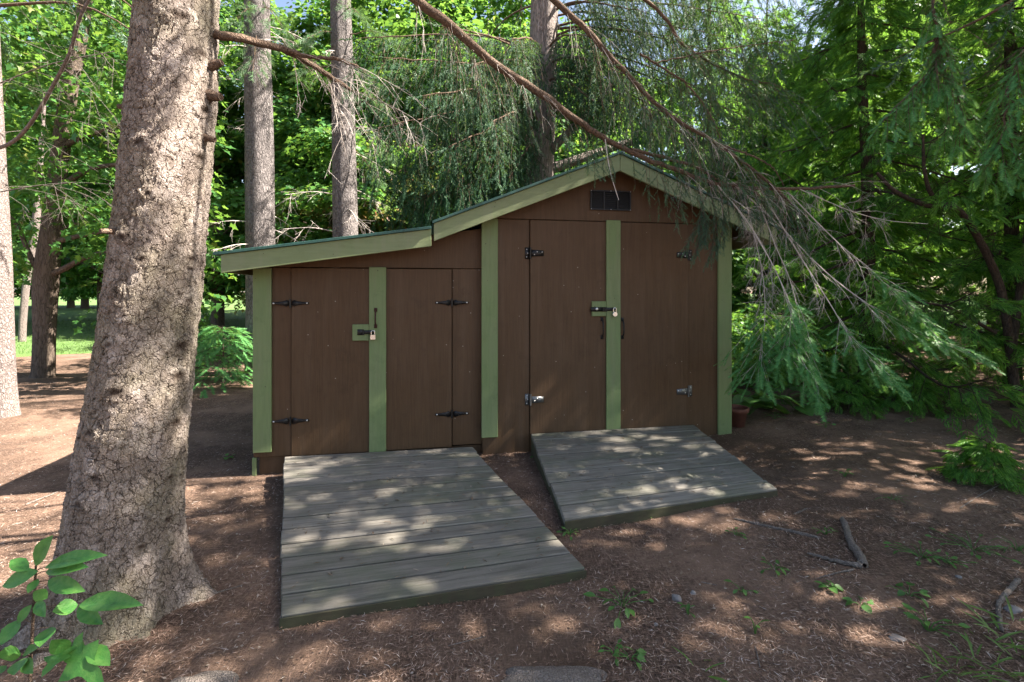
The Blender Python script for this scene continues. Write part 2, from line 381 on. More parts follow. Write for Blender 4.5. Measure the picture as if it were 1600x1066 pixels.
# ------------------------------------------------------------------ ground and lawn
def grid(name, xs, ys, zf, material, kind='structure'):
    X, Y = np.meshgrid(xs, ys); Z = zf(X, Y)
    g = Geo(); nx, ny = len(xs), len(ys)
    i = np.arange(ny-1)[:, None]*nx+np.arange(nx-1)[None]
    g.add(np.stack([X, Y, Z], -1).reshape(-1, 3), np.stack([i, i+1, i+nx+1, i+nx], -1).reshape(-1, 4))
    o = g.build(name, material, smooth=True)
    return tag(o, kind=kind)
t = np.linspace(-1, 1, 241)
xs = 3.2*np.sinh(t*7.6)/np.sinh(1)*.35
t = np.linspace(-1, 1, 241)
ys = 3.0+3.2*np.sinh(t*7.6)/np.sinh(1)*.35
g_o = grid('ground', xs, ys, ground_z, M['floor'])
tag(g_o, 'brown forest floor of needles and bare earth', 'ground')
def lawn_edge(x): return 10.6+.8*np.sin(x*.5+.3)+.35*np.sin(x*1.7)+.15*np.sin(x*4.3)+np.clip(x+2, 0, 3)*1.2
lx = np.linspace(-1, 1, 300); lx = np.sign(lx)*np.abs(lx)**1.8*170; lt = np.linspace(0, 1, 60)**2
LX = np.repeat(lx[None], 60, 0); LY = lawn_edge(lx)[None]+lt[:, None]*230
g = Geo(); i = np.arange(59)[:, None]*300+np.arange(299)[None]
LZ = ground_z(LX, LY)+.035+.02*np.sin(LX*.9)*np.sin(LY*.7); LZ[0] -= .06
g.add(np.stack([LX, LY, LZ], -1).reshape(-1, 3), np.stack([i, i+1, i+301, i+300], -1).reshape(-1, 4))
tag(g.build('lawn', M['lawn'], smooth=True), 'sunlit mown lawn beyond the trees', 'lawn', kind='structure')

# ------------------------------------------------------------------ the shed
TH = math.atan(.18)
P0 = np.array([-2.08, 3.93]); ct, sn = math.cos(TH), math.sin(TH)
def wl(px, py, off=0.0):
    """photo pixel -> shed coordinates (along the front, height) on the plane off metres in front of the wall"""
    r = np.array([(px-CX)/F, 1.0])
    n = np.array([-sn, ct])                      # into the shed
    t = (n@P0-off)/(n@r)
    p = r*t-P0
    return float(p@np.array([ct, sn])), float(CH-(py-HY)/F*t)
shed = empty('garden_shed', (P0[0], P0[1], 0), TH)
tag(shed, 'brown plywood garden shed with pale green trim and lower lean-to wing', 'shed')
OL, OM = 0.0, .05                                 # front planes of the lean-to and of the main part
def panel(name, x0, x1, zt0, zt1, zb0, zb1, off, th, m, parent=shed, bevel=.003):
    return prism(name, [(x0, zb0), (x1, zb1), (x1, zt1), (x0, zt0)], -off, -off+th, m, parent, bevel)
def sx(px, py, off): return wl(px, py, off)[0]
def sz(px, py, off): return wl(px, py, off)[1]
DEPTH = 2.45
Br, Gr, Fp = M['brown_paint'], M['green_paint'], M['fascia_paint']
# key stations along the front
a0 = sx(396, 560, OL); a1 = sx(456, 560, OL); a2 = sx(590, 560, OL); a3 = sx(706, 560, OL)
m0 = sx(754, 520, OM); m1 = sx(828, 510, OM); m2 = sx(957, 510, OM); m3 = sx(1074, 510, OM); m4 = sx(1141, 510, OM)
dzt = sz(580, 418.5, OL); dzb = sz(580, 705, OL)
ezt = sz(950, 346, OM); ezb = sz(950, 671, OM)
gp = .004
# roof lines taken on the fascia plane
OF = .24
f0 = wl(345, 398, OF); f1 = wl(674, 358, OF); q0 = wl(678, 349, OF); qa = wl(969, 241, OF); q1 = wl(1214, 357, OF)
slL = (qa[1]-q0[1])/(qa[0]-q0[0]); slR = (q1[1]-qa[1])/(q1[0]-qa[0]); slN = (f1[1]-f0[1])/(f1[0]-f0[0])
def roof_main(s): return qa[1]+(s-qa[0])*(slL if s < qa[0] else slR)
def roof_lean(s): return f0[1]+(s-f0[0])*slN
FH = .145
# lean-to wall
panel('wall_panel', a0, a1-gp, dzt-gp, dzt-gp, dzb, dzb, OL, .02, Br)
panel('wall_panel', a3+gp, m0+.01, dzt-gp, dzt-gp, dzb+.01, dzb+.01, OL, .02, Br)
prism('wall_panel', [(a0, dzt), (m0+.01, dzt), (m0+.01, roof_lean(m0)-.02), (a0, roof_lean(a0)-.02)], -OL, .02, Br, shed)
# main wall
zlow = sz(790, 715, OM)
panel('wall_panel', m0, m1-gp, ezt-gp, ezt-gp, zlow, zlow, OM, .02, Br)
panel('wall_panel', m3+gp, m4, ezt-gp, ezt-gp, .1, .12, OM, .02, Br)
panel('sill_board', m1, m3, ezb-.006, ezb-.006, zlow, zlow, OM-.003, .02, Br)
prism('gable_panel', [(m0, ezt), (m4, ezt), (m4, roof_main(m4)-.02), (qa[0], qa[1]-.02), (m0, roof_main(m0)-.02)], -OM, -OM+.02, Br, shed)
# side and back walls, floor, skirt
prism('side_wall', [(a0, dzb), (a0+.02, dzb), (a0+.02, roof_lean(a0)-.03), (a0, roof_lean(a0)-.03)], .021, DEPTH, Br, shed)
prism('side_wall', [(m4-.02, .1), (m4, .1), (m4, roof_main(m4)-.03), (m4-.02, roof_main(m4)-.03)], -OM+.021, DEPTH, Br, shed)
prism('back_wall', [(a0, .05), (m4, .1), (m4, roof_main(m4)-.03), (qa[0], qa[1]-.05), (m0, roof_main(m0)-.05), (a0, roof_lean(a0)-.05)], DEPTH+.001, DEPTH+.02, Br, shed)
prism('inner_wall', [(m0, .05), (m0+.02, .05), (m0+.02, roof_main(m0)-.06), (m0, roof_main(m0)-.06)], -OM+.021, DEPTH, Br, shed)
prism('floor_frame', [(a0+.06, dzb-.1), (m0, dzb-.1), (m0, dzb-.01), (a0+.06, dzb-.01)], .03, DEPTH-.02, Br, shed)
prism('skirt_board', [(a0+.035, -.03), (m0+.02, .02), (m0+.02, dzb-.005), (a0+.035, dzb-.005)], .028, .045, Br, shed)
prism('skirt_board', [(m0+.03, .03), (m1+.02, .03), (m1+.02, zlow-.05), (m0+.03, zlow-.05)], .3, .32, Br, shed)
prism('corner_board', [(a0-.012, -.02), (a0+.02, -.02), (a0+.02, dzb-.004), (a0-.012, dzb-.004)], .002, .022, Gr, shed)

def screws(g, pts, y, r=.006, mat_i=1):
    for (x, z) in pts:
        n = 8; an = np.arange(n)*2*math.pi/n
        ring = np.stack([x+r*np.cos(an), np.full(n, y), z+r*np.sin(an)], 1)
        top = np.stack([x+r*.7*np.cos(an), np.full(n, y-.003), z+r*.7*np.sin(an)], 1)
        V = np.vstack([ring, top, [[x, y-.004, z]]]); i = np.arange(n); j = (i+1) % n
        g.add(V, np.vstack([np.stack([i, j, j+n], 1), np.stack([i, j+n, i+n], 1), np.stack([i+n, j+n, np.full(n, 2*n)], 1)]), mat_i)
def slab(g, poly, y0, y1, mat_i=0):
    n = len(poly); p = np.array(poly)
    V = np.vstack([np.stack([p[:, 0], np.full(n, y0), p[:, 1]], 1), np.stack([p[:, 0], np.full(n, y1), p[:, 1]], 1)])
    c = p.mean(0); V = np.vstack([V, [[c[0], y0, c[1]]]])
    i = np.arange(n); j = (i+1) % n
    g.add(V, np.vstack([np.stack([i, j, np.full(n, 2*n)], 1), np.stack([i, i+n, j+n], 1), np.stack([i, j+n, j], 1)]), mat_i)

def diamond_hinge(px, py, parent):
    x, z = wl(px, py, OL); g = Geo(); L, H = .142, .034
    half = [(.012, .016), (.03, H*.78), (.05, H*.5), (.085, .012), (.118, .007), (.13, .011), (L, .006)]
    for s in (1, -1):
        up = [(x+s*a, z+b) for a, b in half]; dn = [(x+s*a, z-b) for a, b in half[::-1]]
        slab(g, up+dn, -OL-.026, -OL-.018)
        screws(g, [(x+s*.128, z)], -OL-.026, .0075); screws(g, [(x+s*.055, z+.008), (x+s*.055, z-.008)], -OL-.026, .004, 0)
    V, Q = tubes(np.array([[x, -OL-.027, z-H], [x, -OL-.027, z], [x, -OL-.027, z+H]]), np.array([.008]*3), 8); g.add(V, Q)
    return g.build('hinge', [M['black_iron'], M['screw']], parent)
def tee_hinge(px, py, side, parent, metal):
    x, z = wl(px, py, OM); g = Geo()
    x = m1 if side < 0 else m3
    s = 1 if side < 0 else -1                       # strap runs onto the door
    slab(g, [(x-s*.006, z+.05), (x-s*.045, z+.05), (x-s*.045, z-.05), (x-s*.006, z-.05)], -OM-.006, -OM-.001)
    slab(g, [(x+s*.008, z+.03), (x+s*.118, z+.024), (x+s*.118, z-.024), (x+s*.008, z-.03)], -OM-.026, -OM-.02)
    V, Q = tubes(np.array([[x, -OM-.024, z-.05], [x, -OM-.024, z], [x, -OM-.024, z+.05]]), np.array([.008]*3), 8); g.add(V, Q)
    screws(g, [(x-s*.03, z+.034), (x-s*.02, z), (x-s*.03, z-.034)], -OM-.006, .006)
    screws(g, [(x+s*.035, z-.012), (x+s*.06, z+.012), (x+s*.105, z+.01)], -OM-.026, .006)
    return g.build('hinge', [metal, M['screw']], parent)
def pull_handle(x, z, y, L, parent, m):
    P = [(x, y+.004, z+L/2+.012), (x, y-.004, z+L/2), (x, y-.030, z+L*.33), (x, y-.036, z), (x, y-.030, z-L*.33), (x, y-.004, z-L/2), (x, y+.004, z-L/2-.012)]
    pts = smooth_path(P, 22); r = .0065+.004*np.abs(np.linspace(-1, 1, 22))**6
    g = Geo(); V, Q = tubes(pts, r, 8); g.add(V, Q)
    for s in (1, -1):
        zz = z+s*(L/2+.006); slab(g, [(x-.013, zz-.016), (x+.013, zz-.016), (x+.013, zz+.016), (x-.013, zz+.016)], y-.005, y-.0005)
        screws(g, [(x, zz+s*.009)], y-.005, .004, 0)
    return g.build('handle', m, parent, smooth=True)

# doors stand 18 mm proud of the wall frame
DO = .018
def door(x0, x1, zb, zt, off): return panel('door', x0, x1, zt, zt, zb, zb, off+DO, .036, Br, shed, .0025)
d1 = door(a1, a2-.002, dzb, dzt-.008, OL); d2 = door(a2+.002, a3-.002, dzb+.004, dzt-.008, OL)
d3 = door(m1, m2-.002, ezb, ezt-.008, OM); d4 = door(m2+.002, m3-.002, ezb, ezt-.008, OM)
for (px, py, d) in ((455, 474, d1), (455, 657, d1), (706, 473, d2), (706, 646, d2)): diamond_hinge(px, py, d)
for (px, py, s, d, mm) in ((829, 396, -1, d3, 'black_iron'), (831, 624, -1, d3, 'zinc'), (1074, 399, 1, d4, 'black_iron'), (1074, 611, 1, d4, 'zinc')):
    tee_hinge(px, py, s, d, M[mm])
def batten(x0, x1, zb, zt, off, parent, th=.02):
    o = panel('batten', x0, x1, zt, zt, zb, zb, off+th, th-.0015, Gr, parent); return o
b1 = (sx(577, 560, OL+DO), sx(603.5, 560, OL+DO)); b2 = (sx(946.5, 510, OM+DO), sx(968.5, 510, OM+DO))
batten(b1[0], b1[1], dzb-.006, dzt+.004, OL+DO, d2); batten(b2[0], b2[1], ezb-.006, ezt+.006, OM+DO, d4)
# hasp blocks, hasps, handles
def lock_block(px0, px1, py0, py1, off, parent):
    x0, z1 = wl(px0, py0, off); x1, z0 = wl(px1, py1, off)
    panel('lock_block', x0, x1, z1, z1, z0, z0, off+.02, .0185, Gr, parent); return x0, x1, z0, z1
k = lock_block(551, 576.5, 507, 532, OL+DO, d1)
xa, za = wl(559, 519, OL+DO); xb, zb_ = wl(584, 519, OL+DO)
g = Geo(); yy = -(OL+DO+.02); slab(g, [(xa, za-.024), (xa+.045, za-.024), (xa+.045, za+.024), (xa, za+.024)], yy-.006, yy-.0005)
slab(g, [(xa+.045, za-.016), (xb, za-.016), (xb+.008, za), (xb, za+.016), (xa+.045, za+.016)], yy-.010, yy-.0035)
V, Q = tubes(np.array([[xa+.047, yy-.007, za-.024], [xa+.047, yy-.007, za], [xa+.047, yy-.007, za+.024]]), np.array([.006]*3), 8); g.add(V, Q)
g.build('hasp', M['black_iron'], d1)
pull_handle(sx(587, 497, OL+DO+.02), sz(587, 497, OL+DO+.02), -(OL+DO+.02), .125, d2, M['rust'])
k = lock_block(924, 946, 471, 494, OM+DO, d3)
xc, zc = wl(925, 483.5, OM+DO+.02); xd, _ = wl(960, 483.5, OM+DO+.02); yy2 = -(OM+DO+.02)
g = Geo(); slab(g, [(xc-.012, zc-.02), (xc+.10, zc-.02), (xc+.10, zc+.02), (xc-.012, zc+.02)], yy2-.006, yy2-.0005)
slab(g, [(xc+.105, zc-.016), (xd, zc-.014), (xd+.01, zc), (xd, zc+.014), (xc+.105, zc+.016)], yy2-.010, yy2-.0035)
for q in (.104, .118, .132): V, Q = tubes(np.array([[xc+q, yy2-.008, zc-.02], [xc+q, yy2-.008, zc], [xc+q, yy2-.008, zc+.02]]), np.array([.006]*3), 8); g.add(V, Q)
screws(g, [(xc+.045, zc+.002)], yy2-.006, .013)
g.build('hasp', [M['black_iron'], M['screw']], d3)
for px, dd in ((940.5, d3), (972.5, d4)): pull_handle(sx(px, 513, OM+DO), sz(px, 513, OM+DO), -(OM+DO), .15, dd, M['black_iron'])
# gable vent with three louvred bays
vx0, vz1 = wl(922, 297, OM); vx1, vz0 = wl(985, 330, OM)
v_o = panel('vent', vx0, vx1, vz1, vz1, vz0, vz0, OM+.006, .005, M['vent_black'], shed, .001)
bw = (vx1-vx0)/3
for i in range(4):
    xx = vx0+i*bw; xx = min(max(xx, vx0+.006), vx1-.006)
    panel('vent_frame', xx-.006, xx+.006, vz1, vz1, vz0, vz0, OM+.016, .009, M['vent_black'], v_o, .001)
for zz in (vz0+.006, vz1-.006):
    panel('vent_frame', vx0+.013, vx1-.013, zz+.006, zz+.006, zz-.006, zz-.006, OM+.0155, .009, M['vent_black'], v_o, .001)
nl = 9
for i in range(3):
    for j in range(nl):
        zz = vz0+.018+j*(vz1-vz0-.036)/(nl-1); x0 = vx0+i*bw+.008; x1 = x0+bw-.016
        hexa('louvre', [(x0, -OM-.014, zz-.007), (x1, -OM-.014, zz-.007), (x1, -OM-.0065, zz+.004), (x0, -OM-.0065, zz+.004),
                        (x0, -OM-.013, zz-.005), (x1, -OM-.013, zz-.005), (x1, -OM-.0065, zz+.006), (x0, -OM-.0065, zz+.006)], M['vent_black'], v_o, 0)
for q in [(vx0+.006, vz1-.006), (vx0+.006, vz0+.006), ((vx0+vx1)/2, vz1-.006), ((vx0+vx1)/2, vz0+.006), (vx1-.006, vz1-.006), (vx1-.006, vz0+.006)]:
    g = Geo(); screws(g, [q], -OM-.016, .005, 0); g.build('vent_screw', M['screw'], v_o)
# trim posts
def post(px0, px1, pyt, pyb, off):
    x0 = sx(px0, 540, off+.022); x1 = sx(px1, 540, off+.022); zt = sz((px0+px1)/2, pyt, off+.022); zb = sz((px0+px1)/2, pyb, off+.022)
    return panel('corner_post', x0, x1, zt, zt, zb, zb, off+.024, .0225, Gr)
post(395, 424, 419, 707.5, OL); post(752.5, 778, 341, 684, OM); post(1122.5, 1143.5, 330, 681, OM)
# nail heads on the trim
# fascia boards
def fascia(p0, p1, h, off, name='fascia', th=.022, e0=0, e1=0):
    return prism(name, [(p0[0], p0[1]-h), (p1[0], p1[1]-h), (p1[0], p1[1]), (p0[0], p0[1])], -off, -off+th, Fp, shed)
fascia(f0, f1, FH-.006, OF)
fascia((q0[0], q0[1]), (qa[0]-.0015, qa[1]), FH, OF)
fascia((qa[0]+.0015, qa[1]), q1, FH, OF)
# roof sheets with a drip edge in front of the fascia
RB = DEPTH+.22
def roof_sheet(p0, p1, ext0=0, ext1=0, th=.022, mname='roof_green', lift=.001, front=OF+.018, nm='roof'):
    s = (p1[1]-p0[1])/(p1[0]-p0[0])
    A = (p0[0]-ext0, p0[1]-ext0*s+lift); B = (p1[0]+ext1, p1[1]+ext1*s+lift)
    return prism(nm, [A, B, (B[0], B[1]+th), (A[0], A[1]+th)], -front, RB, M[mname], shed, .002)
roof_sheet(f0, f1, .05, -.002); roof_sheet(q0, qa, .012, 0.0); roof_sheet(qa, q1, -.002, .04)
# roof deck (plywood under the shingles), rafters and eave boards
def deck(p0, p1, top=-.004, th=.016):
    s = (p1[1]-p0[1])/(p1[0]-p0[0])
    return prism('roof_deck', [(p0[0], p0[1]+top-th), (p1[0], p1[1]+top-th), (p1[0], p1[1]+top), (p0[0], p0[1]+top)], -OF+.023, RB-.01, Br, shed, .001)
deck((f0[0]+.001, f0[1]), f1); deck(q0, (qa[0]-.002, qa[1])); deck((qa[0]+.002, qa[1]), q1)
for yy_ in (.6, 1.2, 1.8, 2.3):
    prism('rafter', [(q1[0]-.03, q1[1]-.10), (q1[0]-.03, q1[1]-.022), (m4+.001, roof_main(m4)-.022), (m4+.001, roof_main(m4)-.10)], yy_, yy_+.04, Br, shed, .001)
    prism('rafter', [(f0[0]+.03, f0[1]-.09), (f0[0]+.03, f0[1]-.022), (a0-.001, roof_lean(a0)-.022), (a0-.001, roof_lean(a0)-.09)], yy_, yy_+.04, Br, shed, .001)
prism('eave_board', [(q1[0]-.024, q1[1]-FH), (q1[0]-.002, q1[1]-FH), (q1[0]-.002, q1[1]-.024), (q1[0]-.024, q1[1]-.024)], -OF+.023, RB-.03, Fp, shed, .002)
prism('eave_board', [(f0[0]+.002, f0[1]-FH+.01), (f0[0]+.024, f0[1]-FH+.01), (f0[0]+.024, f0[1]-.024), (f0[0]+.002, f0[1]-.024)], -OF+.023, RB-.03, Fp, shed, .002)
# step of the roof between the two parts
prism('roof_step_board', [(q0[0]-.002, roof_lean(q0[0])-.02), (q0[0]+.018, roof_lean(q0[0])-.02), (q0[0]+.018, q0[1]-.021), (q0[0]-.002, q0[1]-.021)], -OF+.024, RB-.04, Fp, shed, .001)

# padlocks hang from the hasps
def to_world(x, y, z): return np.array([P0[0]+x*ct-y*sn, P0[1]+x*sn+y*ct, z])
def padlock(x, y, z, round_body, label):
    e = empty('padlock', to_world(x, y, z), TH)
    tag(e, label, 'padlock')
    g = Geo(); w_, h_ = (.021, .034) if round_body else (.022, .036)
    an = np.linspace(math.pi, 0, 12); sw = w_*.62
    P = [(-sw, 0, -.03)]+[(sw*math.cos(a), 0, -.006+sw*math.sin(a)) for a in an]+[(sw, 0, -.03)]
    V, Q = tubes(smooth_path(P, 26), np.full(26, .0042), 8); g.add(V, Q); g.build('shackle', M['chrome'], e, smooth=True)
    if round_body: poly = [(w_*1.08*math.cos(a), -.05+w_*1.08*math.sin(a)) for a in np.linspace(0, 2*math.pi, 25)[:-1]]
    else: poly = [(-w_, -.068), (w_, -.068), (w_, -.03), (w_*.8, -.026), (-w_*.8, -.026), (-w_, -.03)]
    prism('lock_body', poly, -.011, .011, M['chrome'], e, .003)
    return e
padlock(xb-.002, yy-.022, za+.006, False, 'small rectangular steel padlock on the lean-to door hasp')
padlock(xd-.004, yy2-.022, zc+.006, True, 'round silver padlock on the tall double door hasp')

# ------------------------------------------------------------------ ramps
def ramp_thing(label, A, B, C, D, n, th=.036, seed=1):
    """A back end at the lean-to side, B back other side, C front other side, D front"""
    r = np.random.default_rng(seed)
    A, B, C, D = map(np.array, (A, B, C, D)); RAMPS.append((A, B, C, D))
    e = empty('ramp', (A+D)/2*np.array([1, 1, 0]))
    tag(e, label, 'ramp', 'plank ramps in front of the shed doors')
    o = (A+D)/2*np.array([1, 1, 0])
    ts = np.linspace(0, 1, n+1)+np.r_[0, r.uniform(-.006, .006, n-1), 0]
    L = np.linalg.norm(D-A); gap = .0095/L
    nu = nrm(np.cross(B-A, D-A)); nu = nu if nu[2] > 0 else -nu
    for i in range(n):
        t0, t1 = ts[i]+gap*r.uniform(.3, 1.2), ts[i+1]-gap*r.uniform(.3, 1.2)
        j0, j1 = r.uniform(-.007, .007, 2); dz = r.uniform(-.002, .002, 4)
        l0, l1 = A+(D-A)*t0, A+(D-A)*t1; r0, r1 = B+(C-B)*t0, B+(C-B)*t1
        ux = nrm(r0-l0)
        top = [l0+ux*(-.010+j0)+nu*dz[0], r0+ux*(.012+j1)+nu*dz[1], r1+ux*(.012+j1)+nu*dz[2], l1+ux*(-.012+j0)+nu*dz[3]]
        # local frame along the board so that the grain follows it
        ang = math.atan2(ux[1], ux[0])
        c0 = sum(top)/4; R = np.array([[math.cos(ang), math.sin(ang), 0], [-math.sin(ang), math.cos(ang), 0], [0, 0, 1]])
        pts = [R@(p-c0) for p in top]; low = [p-R@nu*th for p in pts]
        ob = hexa('plank', low+pts, M['plank'], e, .005)
        ob.location = c0-o; ob.rotation_euler = (0, 0, ang)
    # stringers: wedge boards on both flanks and one in the middle
    gz = lambda p: np.array([p[0], p[1], float(ground_z(p[0], p[1]))-.03])
    for f, inset, drop in ((0, -.006, th+.001), (.5, 0, th+.001), (1, .006, th+.001)):
        a = A+(B-A)*f; d = D+(C-D)*f; ux = nrm(B-A)
        a = a+ux*inset+(d-a)*.004; d = d+ux*inset+(a-d)*.004
        side = ux*.032*(1 if f < .9 else -1)
        at, dt = a-nu*drop, d-nu*drop
        ab, db = gz(a), gz(d)
        ab[2] = max(ab[2], at[2]-.19)
        if dt[2]-db[2] < .012: db[2] = dt[2]-.012
        c = [ab, db, db+side, ab+side, at, dt, dt+side, at+side]
        hexa('stringer', [p-o for p in c], M['mossy_wood'], e, .002)
    fw = nrm(D-A); fw2 = nrm(C-B); ux = nrm(C-D); p0, p1 = D-ux*.012+fw*.001-nu*.009, C+ux*.012+fw2*.001-nu*.009
    low = lambda p: np.array([p[0], p[1], min(gz(p)[2]+.01, p[2]-.02)])
    c = [low(p0), low(p1), low(p1)+fw2*.007, low(p0)+fw*.007, p0, p1, p1+fw2*.007, p0+fw*.007]
    hexa('edge_board', [p-o for p in c], M['mossy_wood'], e, .0015)
    return e
def wall_pt(px, py, off): s, z = wl(px, py, off); return to_world(s, -off, z)
def gpt(px, py, lift): p = on_ground(px, py); Y = F*(CH-p[2]-lift)/(py-HY); return np.array([(px-CX)/F*Y, Y, p[2]+lift])
RAMPS = []
ramp_thing('wide weathered plank ramp in front of the low lean-to doors', wall_pt(446, 713, .045), wall_pt(735, 698, .045), gpt(912, 888, .045), gpt(441, 962, .055), 13, seed=3)
ramp_thing('shorter weathered plank ramp in front of the tall double doors', wall_pt(831, 677.5, .09), wall_pt(1083, 664, .09), gpt(1212, 765, .05), gpt(885, 812, .07), 9, seed=5)

# ------------------------------------------------------------------ twig and leaf templates
def tri_template(list_of_tris): 
    V = np.array(list_of_tris, float).reshape(-1, 3); return V, np.arange(len(V)).reshape(-1, 3)
def make_twig(n, ln, wd, fwd, flat, seed, stem=.012):
    """a shoot of unit length with n needles, with a three-sided stem: one island, so one colour per shoot"""
    r = np.random.default_rng(seed)
    V = [[0, 0, stem], [0, -stem, -stem*.6], [0, stem, -stem*.6], [1, 0, stem*.4], [1, -stem*.4, 0], [1, stem*.4, 0]]
    Fc = [[0, 1, 4], [0, 4, 3], [1, 2, 5], [1, 5, 4], [2, 0, 3], [2, 3, 5]]
    for i in range(n):
        t = .04+.96*(i+.5*r.random())/n
        if flat: a = (0 if i % 2 else math.pi)+r.uniform(-.35, .35)+(.25 if i % 2 else -.25)
        else: a = r.uniform(0, 2*math.pi)
        rad = np.array([0, math.cos(a), math.sin(a)]); f = fwd+r.uniform(-.15, .15)
        d = np.array([math.sin(f), 0, 0])+rad*math.cos(f)
        L = ln*r.uniform(.75, 1.1)*(1-.35*t**4)
        b = np.array([t, 0, 0]); s = np.array([1., 0, 0])*wd/2
        # needles share the stem's first vertex through a sliver so the shoot stays one piece
        k = len(V); V += [list(b-s), list(b+s), list(b+d*L)]; Fc.append([k, k+1, k+2])
    return np.array(V), np.array(Fc)
TW_SPRUCE = [make_twig(28, .19, .066, .8, False, s, .014) for s in (1, 2)]
TW_FINE = [make_twig(46, .17, .042, .75, False, s, .012) for s in (3, 4)]
TW_FIR = [make_twig(50, .20, .040, .5, True, s, .010) for s in (5, 6)]
TW_PINE = [make_twig(34, .5, .035, .95, False, s, .014) for s in (9, 10)]
TW_BIG = [make_twig(24, .24, .085, .7, False, s, .02) for s in (7, 8)]

def make_frond(seed, n=6):
    """flat scale-leaf fan of the cedar, unit length"""
    r = np.random.default_rng(seed); V = []; Fc = []
    def blade(p, d, L, w):
        q = np.array([-d[1], d[0], 0]); k = len(V)
        zz = r.uniform(-.02, .02)
        V.extend([list(p), list(p+d*L*.45+q*w+[0, 0, zz]), list(p+d*L-np.array([0, 0, .06*L])), list(p+d*L*.45-q*w+[0, 0, zz])]); Fc.extend([[k, k+1, k+2], [k, k+2, k+3]])
    blade(np.zeros(3), np.array([1., 0, 0]), 1.0, .018)
    for i in range(n):
        t = .10+.78*i/n
        for s in (1, -1):
            a = s*(.75+r.uniform(-.15, .15)); d = np.array([math.cos(a), math.sin(a), 0]); L = (.52-.40*t)*r.uniform(.8, 1.15)
            p = np.array([t, 0, -.12*t*t]); blade(p, d, L, .022)
            if L > .26:
                for u in (.4, .68):
                    a2 = a-s*.6; blade(p+d*L*u, np.array([math.cos(a2), math.sin(a2), 0]), L*.5, .019)
    V = np.array(V); V[:, 2] -= .15*V[:, 0]**2+.3*V[:, 1]**2
    return V, np.array(Fc)
FRONDS = [make_frond(s) for s in (1, 2, 3)]
def poly_leaf(half, fold=.08, droop=.12):
    half = np.array(half, float); n = len(half)
    up = half; dn = half[1:-1][::-1]*[1, -1]
    out = np.vstack([up, dn]); k = len(out)
    z = -droop*out[:, 0]**2+fold*np.abs(out[:, 1])
    V = np.vstack([np.c_[out, z], [[.38, 0, -droop*.38**2]]])
    i = np.arange(k); return V, np.stack([i, (i+1) % k, np.full(k, k)], 1)
LEAF_MAPLE = poly_leaf([(0, 0), (.02, .3), (.28, .2), (.42, .52), (.58, .22), (1, 0)], .1, .2)
LEAF_MAPLE_FINE = poly_leaf([(0, 0), (-.06, .16), (.0, .42), (.12, .30), (.24, .26), (.40, .60), (.50, .46), (.56, .26), (.62, .20), (.80, .18), (1, 0)], .12, .22)
LEAF_OVAL = poly_leaf([(0, 0), (.1, .1), (.28, .21), (.5, .26), (.72, .2), (.88, .1), (1, 0)], .22, .18)
LEAF_BROAD = poly_leaf([(0, 0), (-.03, .2), (.15, .36), (.42, .40), (.7, .27), (.9, .1), (1, 0)], .2, .25)
LEAF_KITE = (np.array([[0, 0, 0], [.45, .3, .04], [1, 0, -.06], [.45, -.3, .04]]), np.array([[0, 1, 2], [0, 2, 3]]))
LEAF_BLADE = poly_leaf([(0, 0), (.15, .035), (.5, .045), (.8, .03), (1, 0)], .1, .45)

class Shoots:
    """collects shoot placements, then turns them into mesh"""
    def __init__(s): s.p = []; s.d = []; s.u = []; s.s = []
    def add(s, p, d, u, sc): s.p.append(np.atleast_2d(p)); s.d.append(np.atleast_2d(d)); s.u.append(np.atleast_2d(u)); s.s.append(np.atleast_1d(sc))
    def into(s, g, temps, rng, mat_i=0):
        if not s.p: return
        p, d, u, sc = np.concatenate(s.p), np.concatenate(s.d), np.concatenate(s.u), np.concatenate(s.s)
        which = rng.integers(0, len(temps), len(p))
        for i, (tv, tf) in enumerate(temps):
            q = which == i
            if q.any(): V, Fc = place(tv, tf, d[q], u[q], p[q], sc[q]); g.add(V, Fc, mat_i)

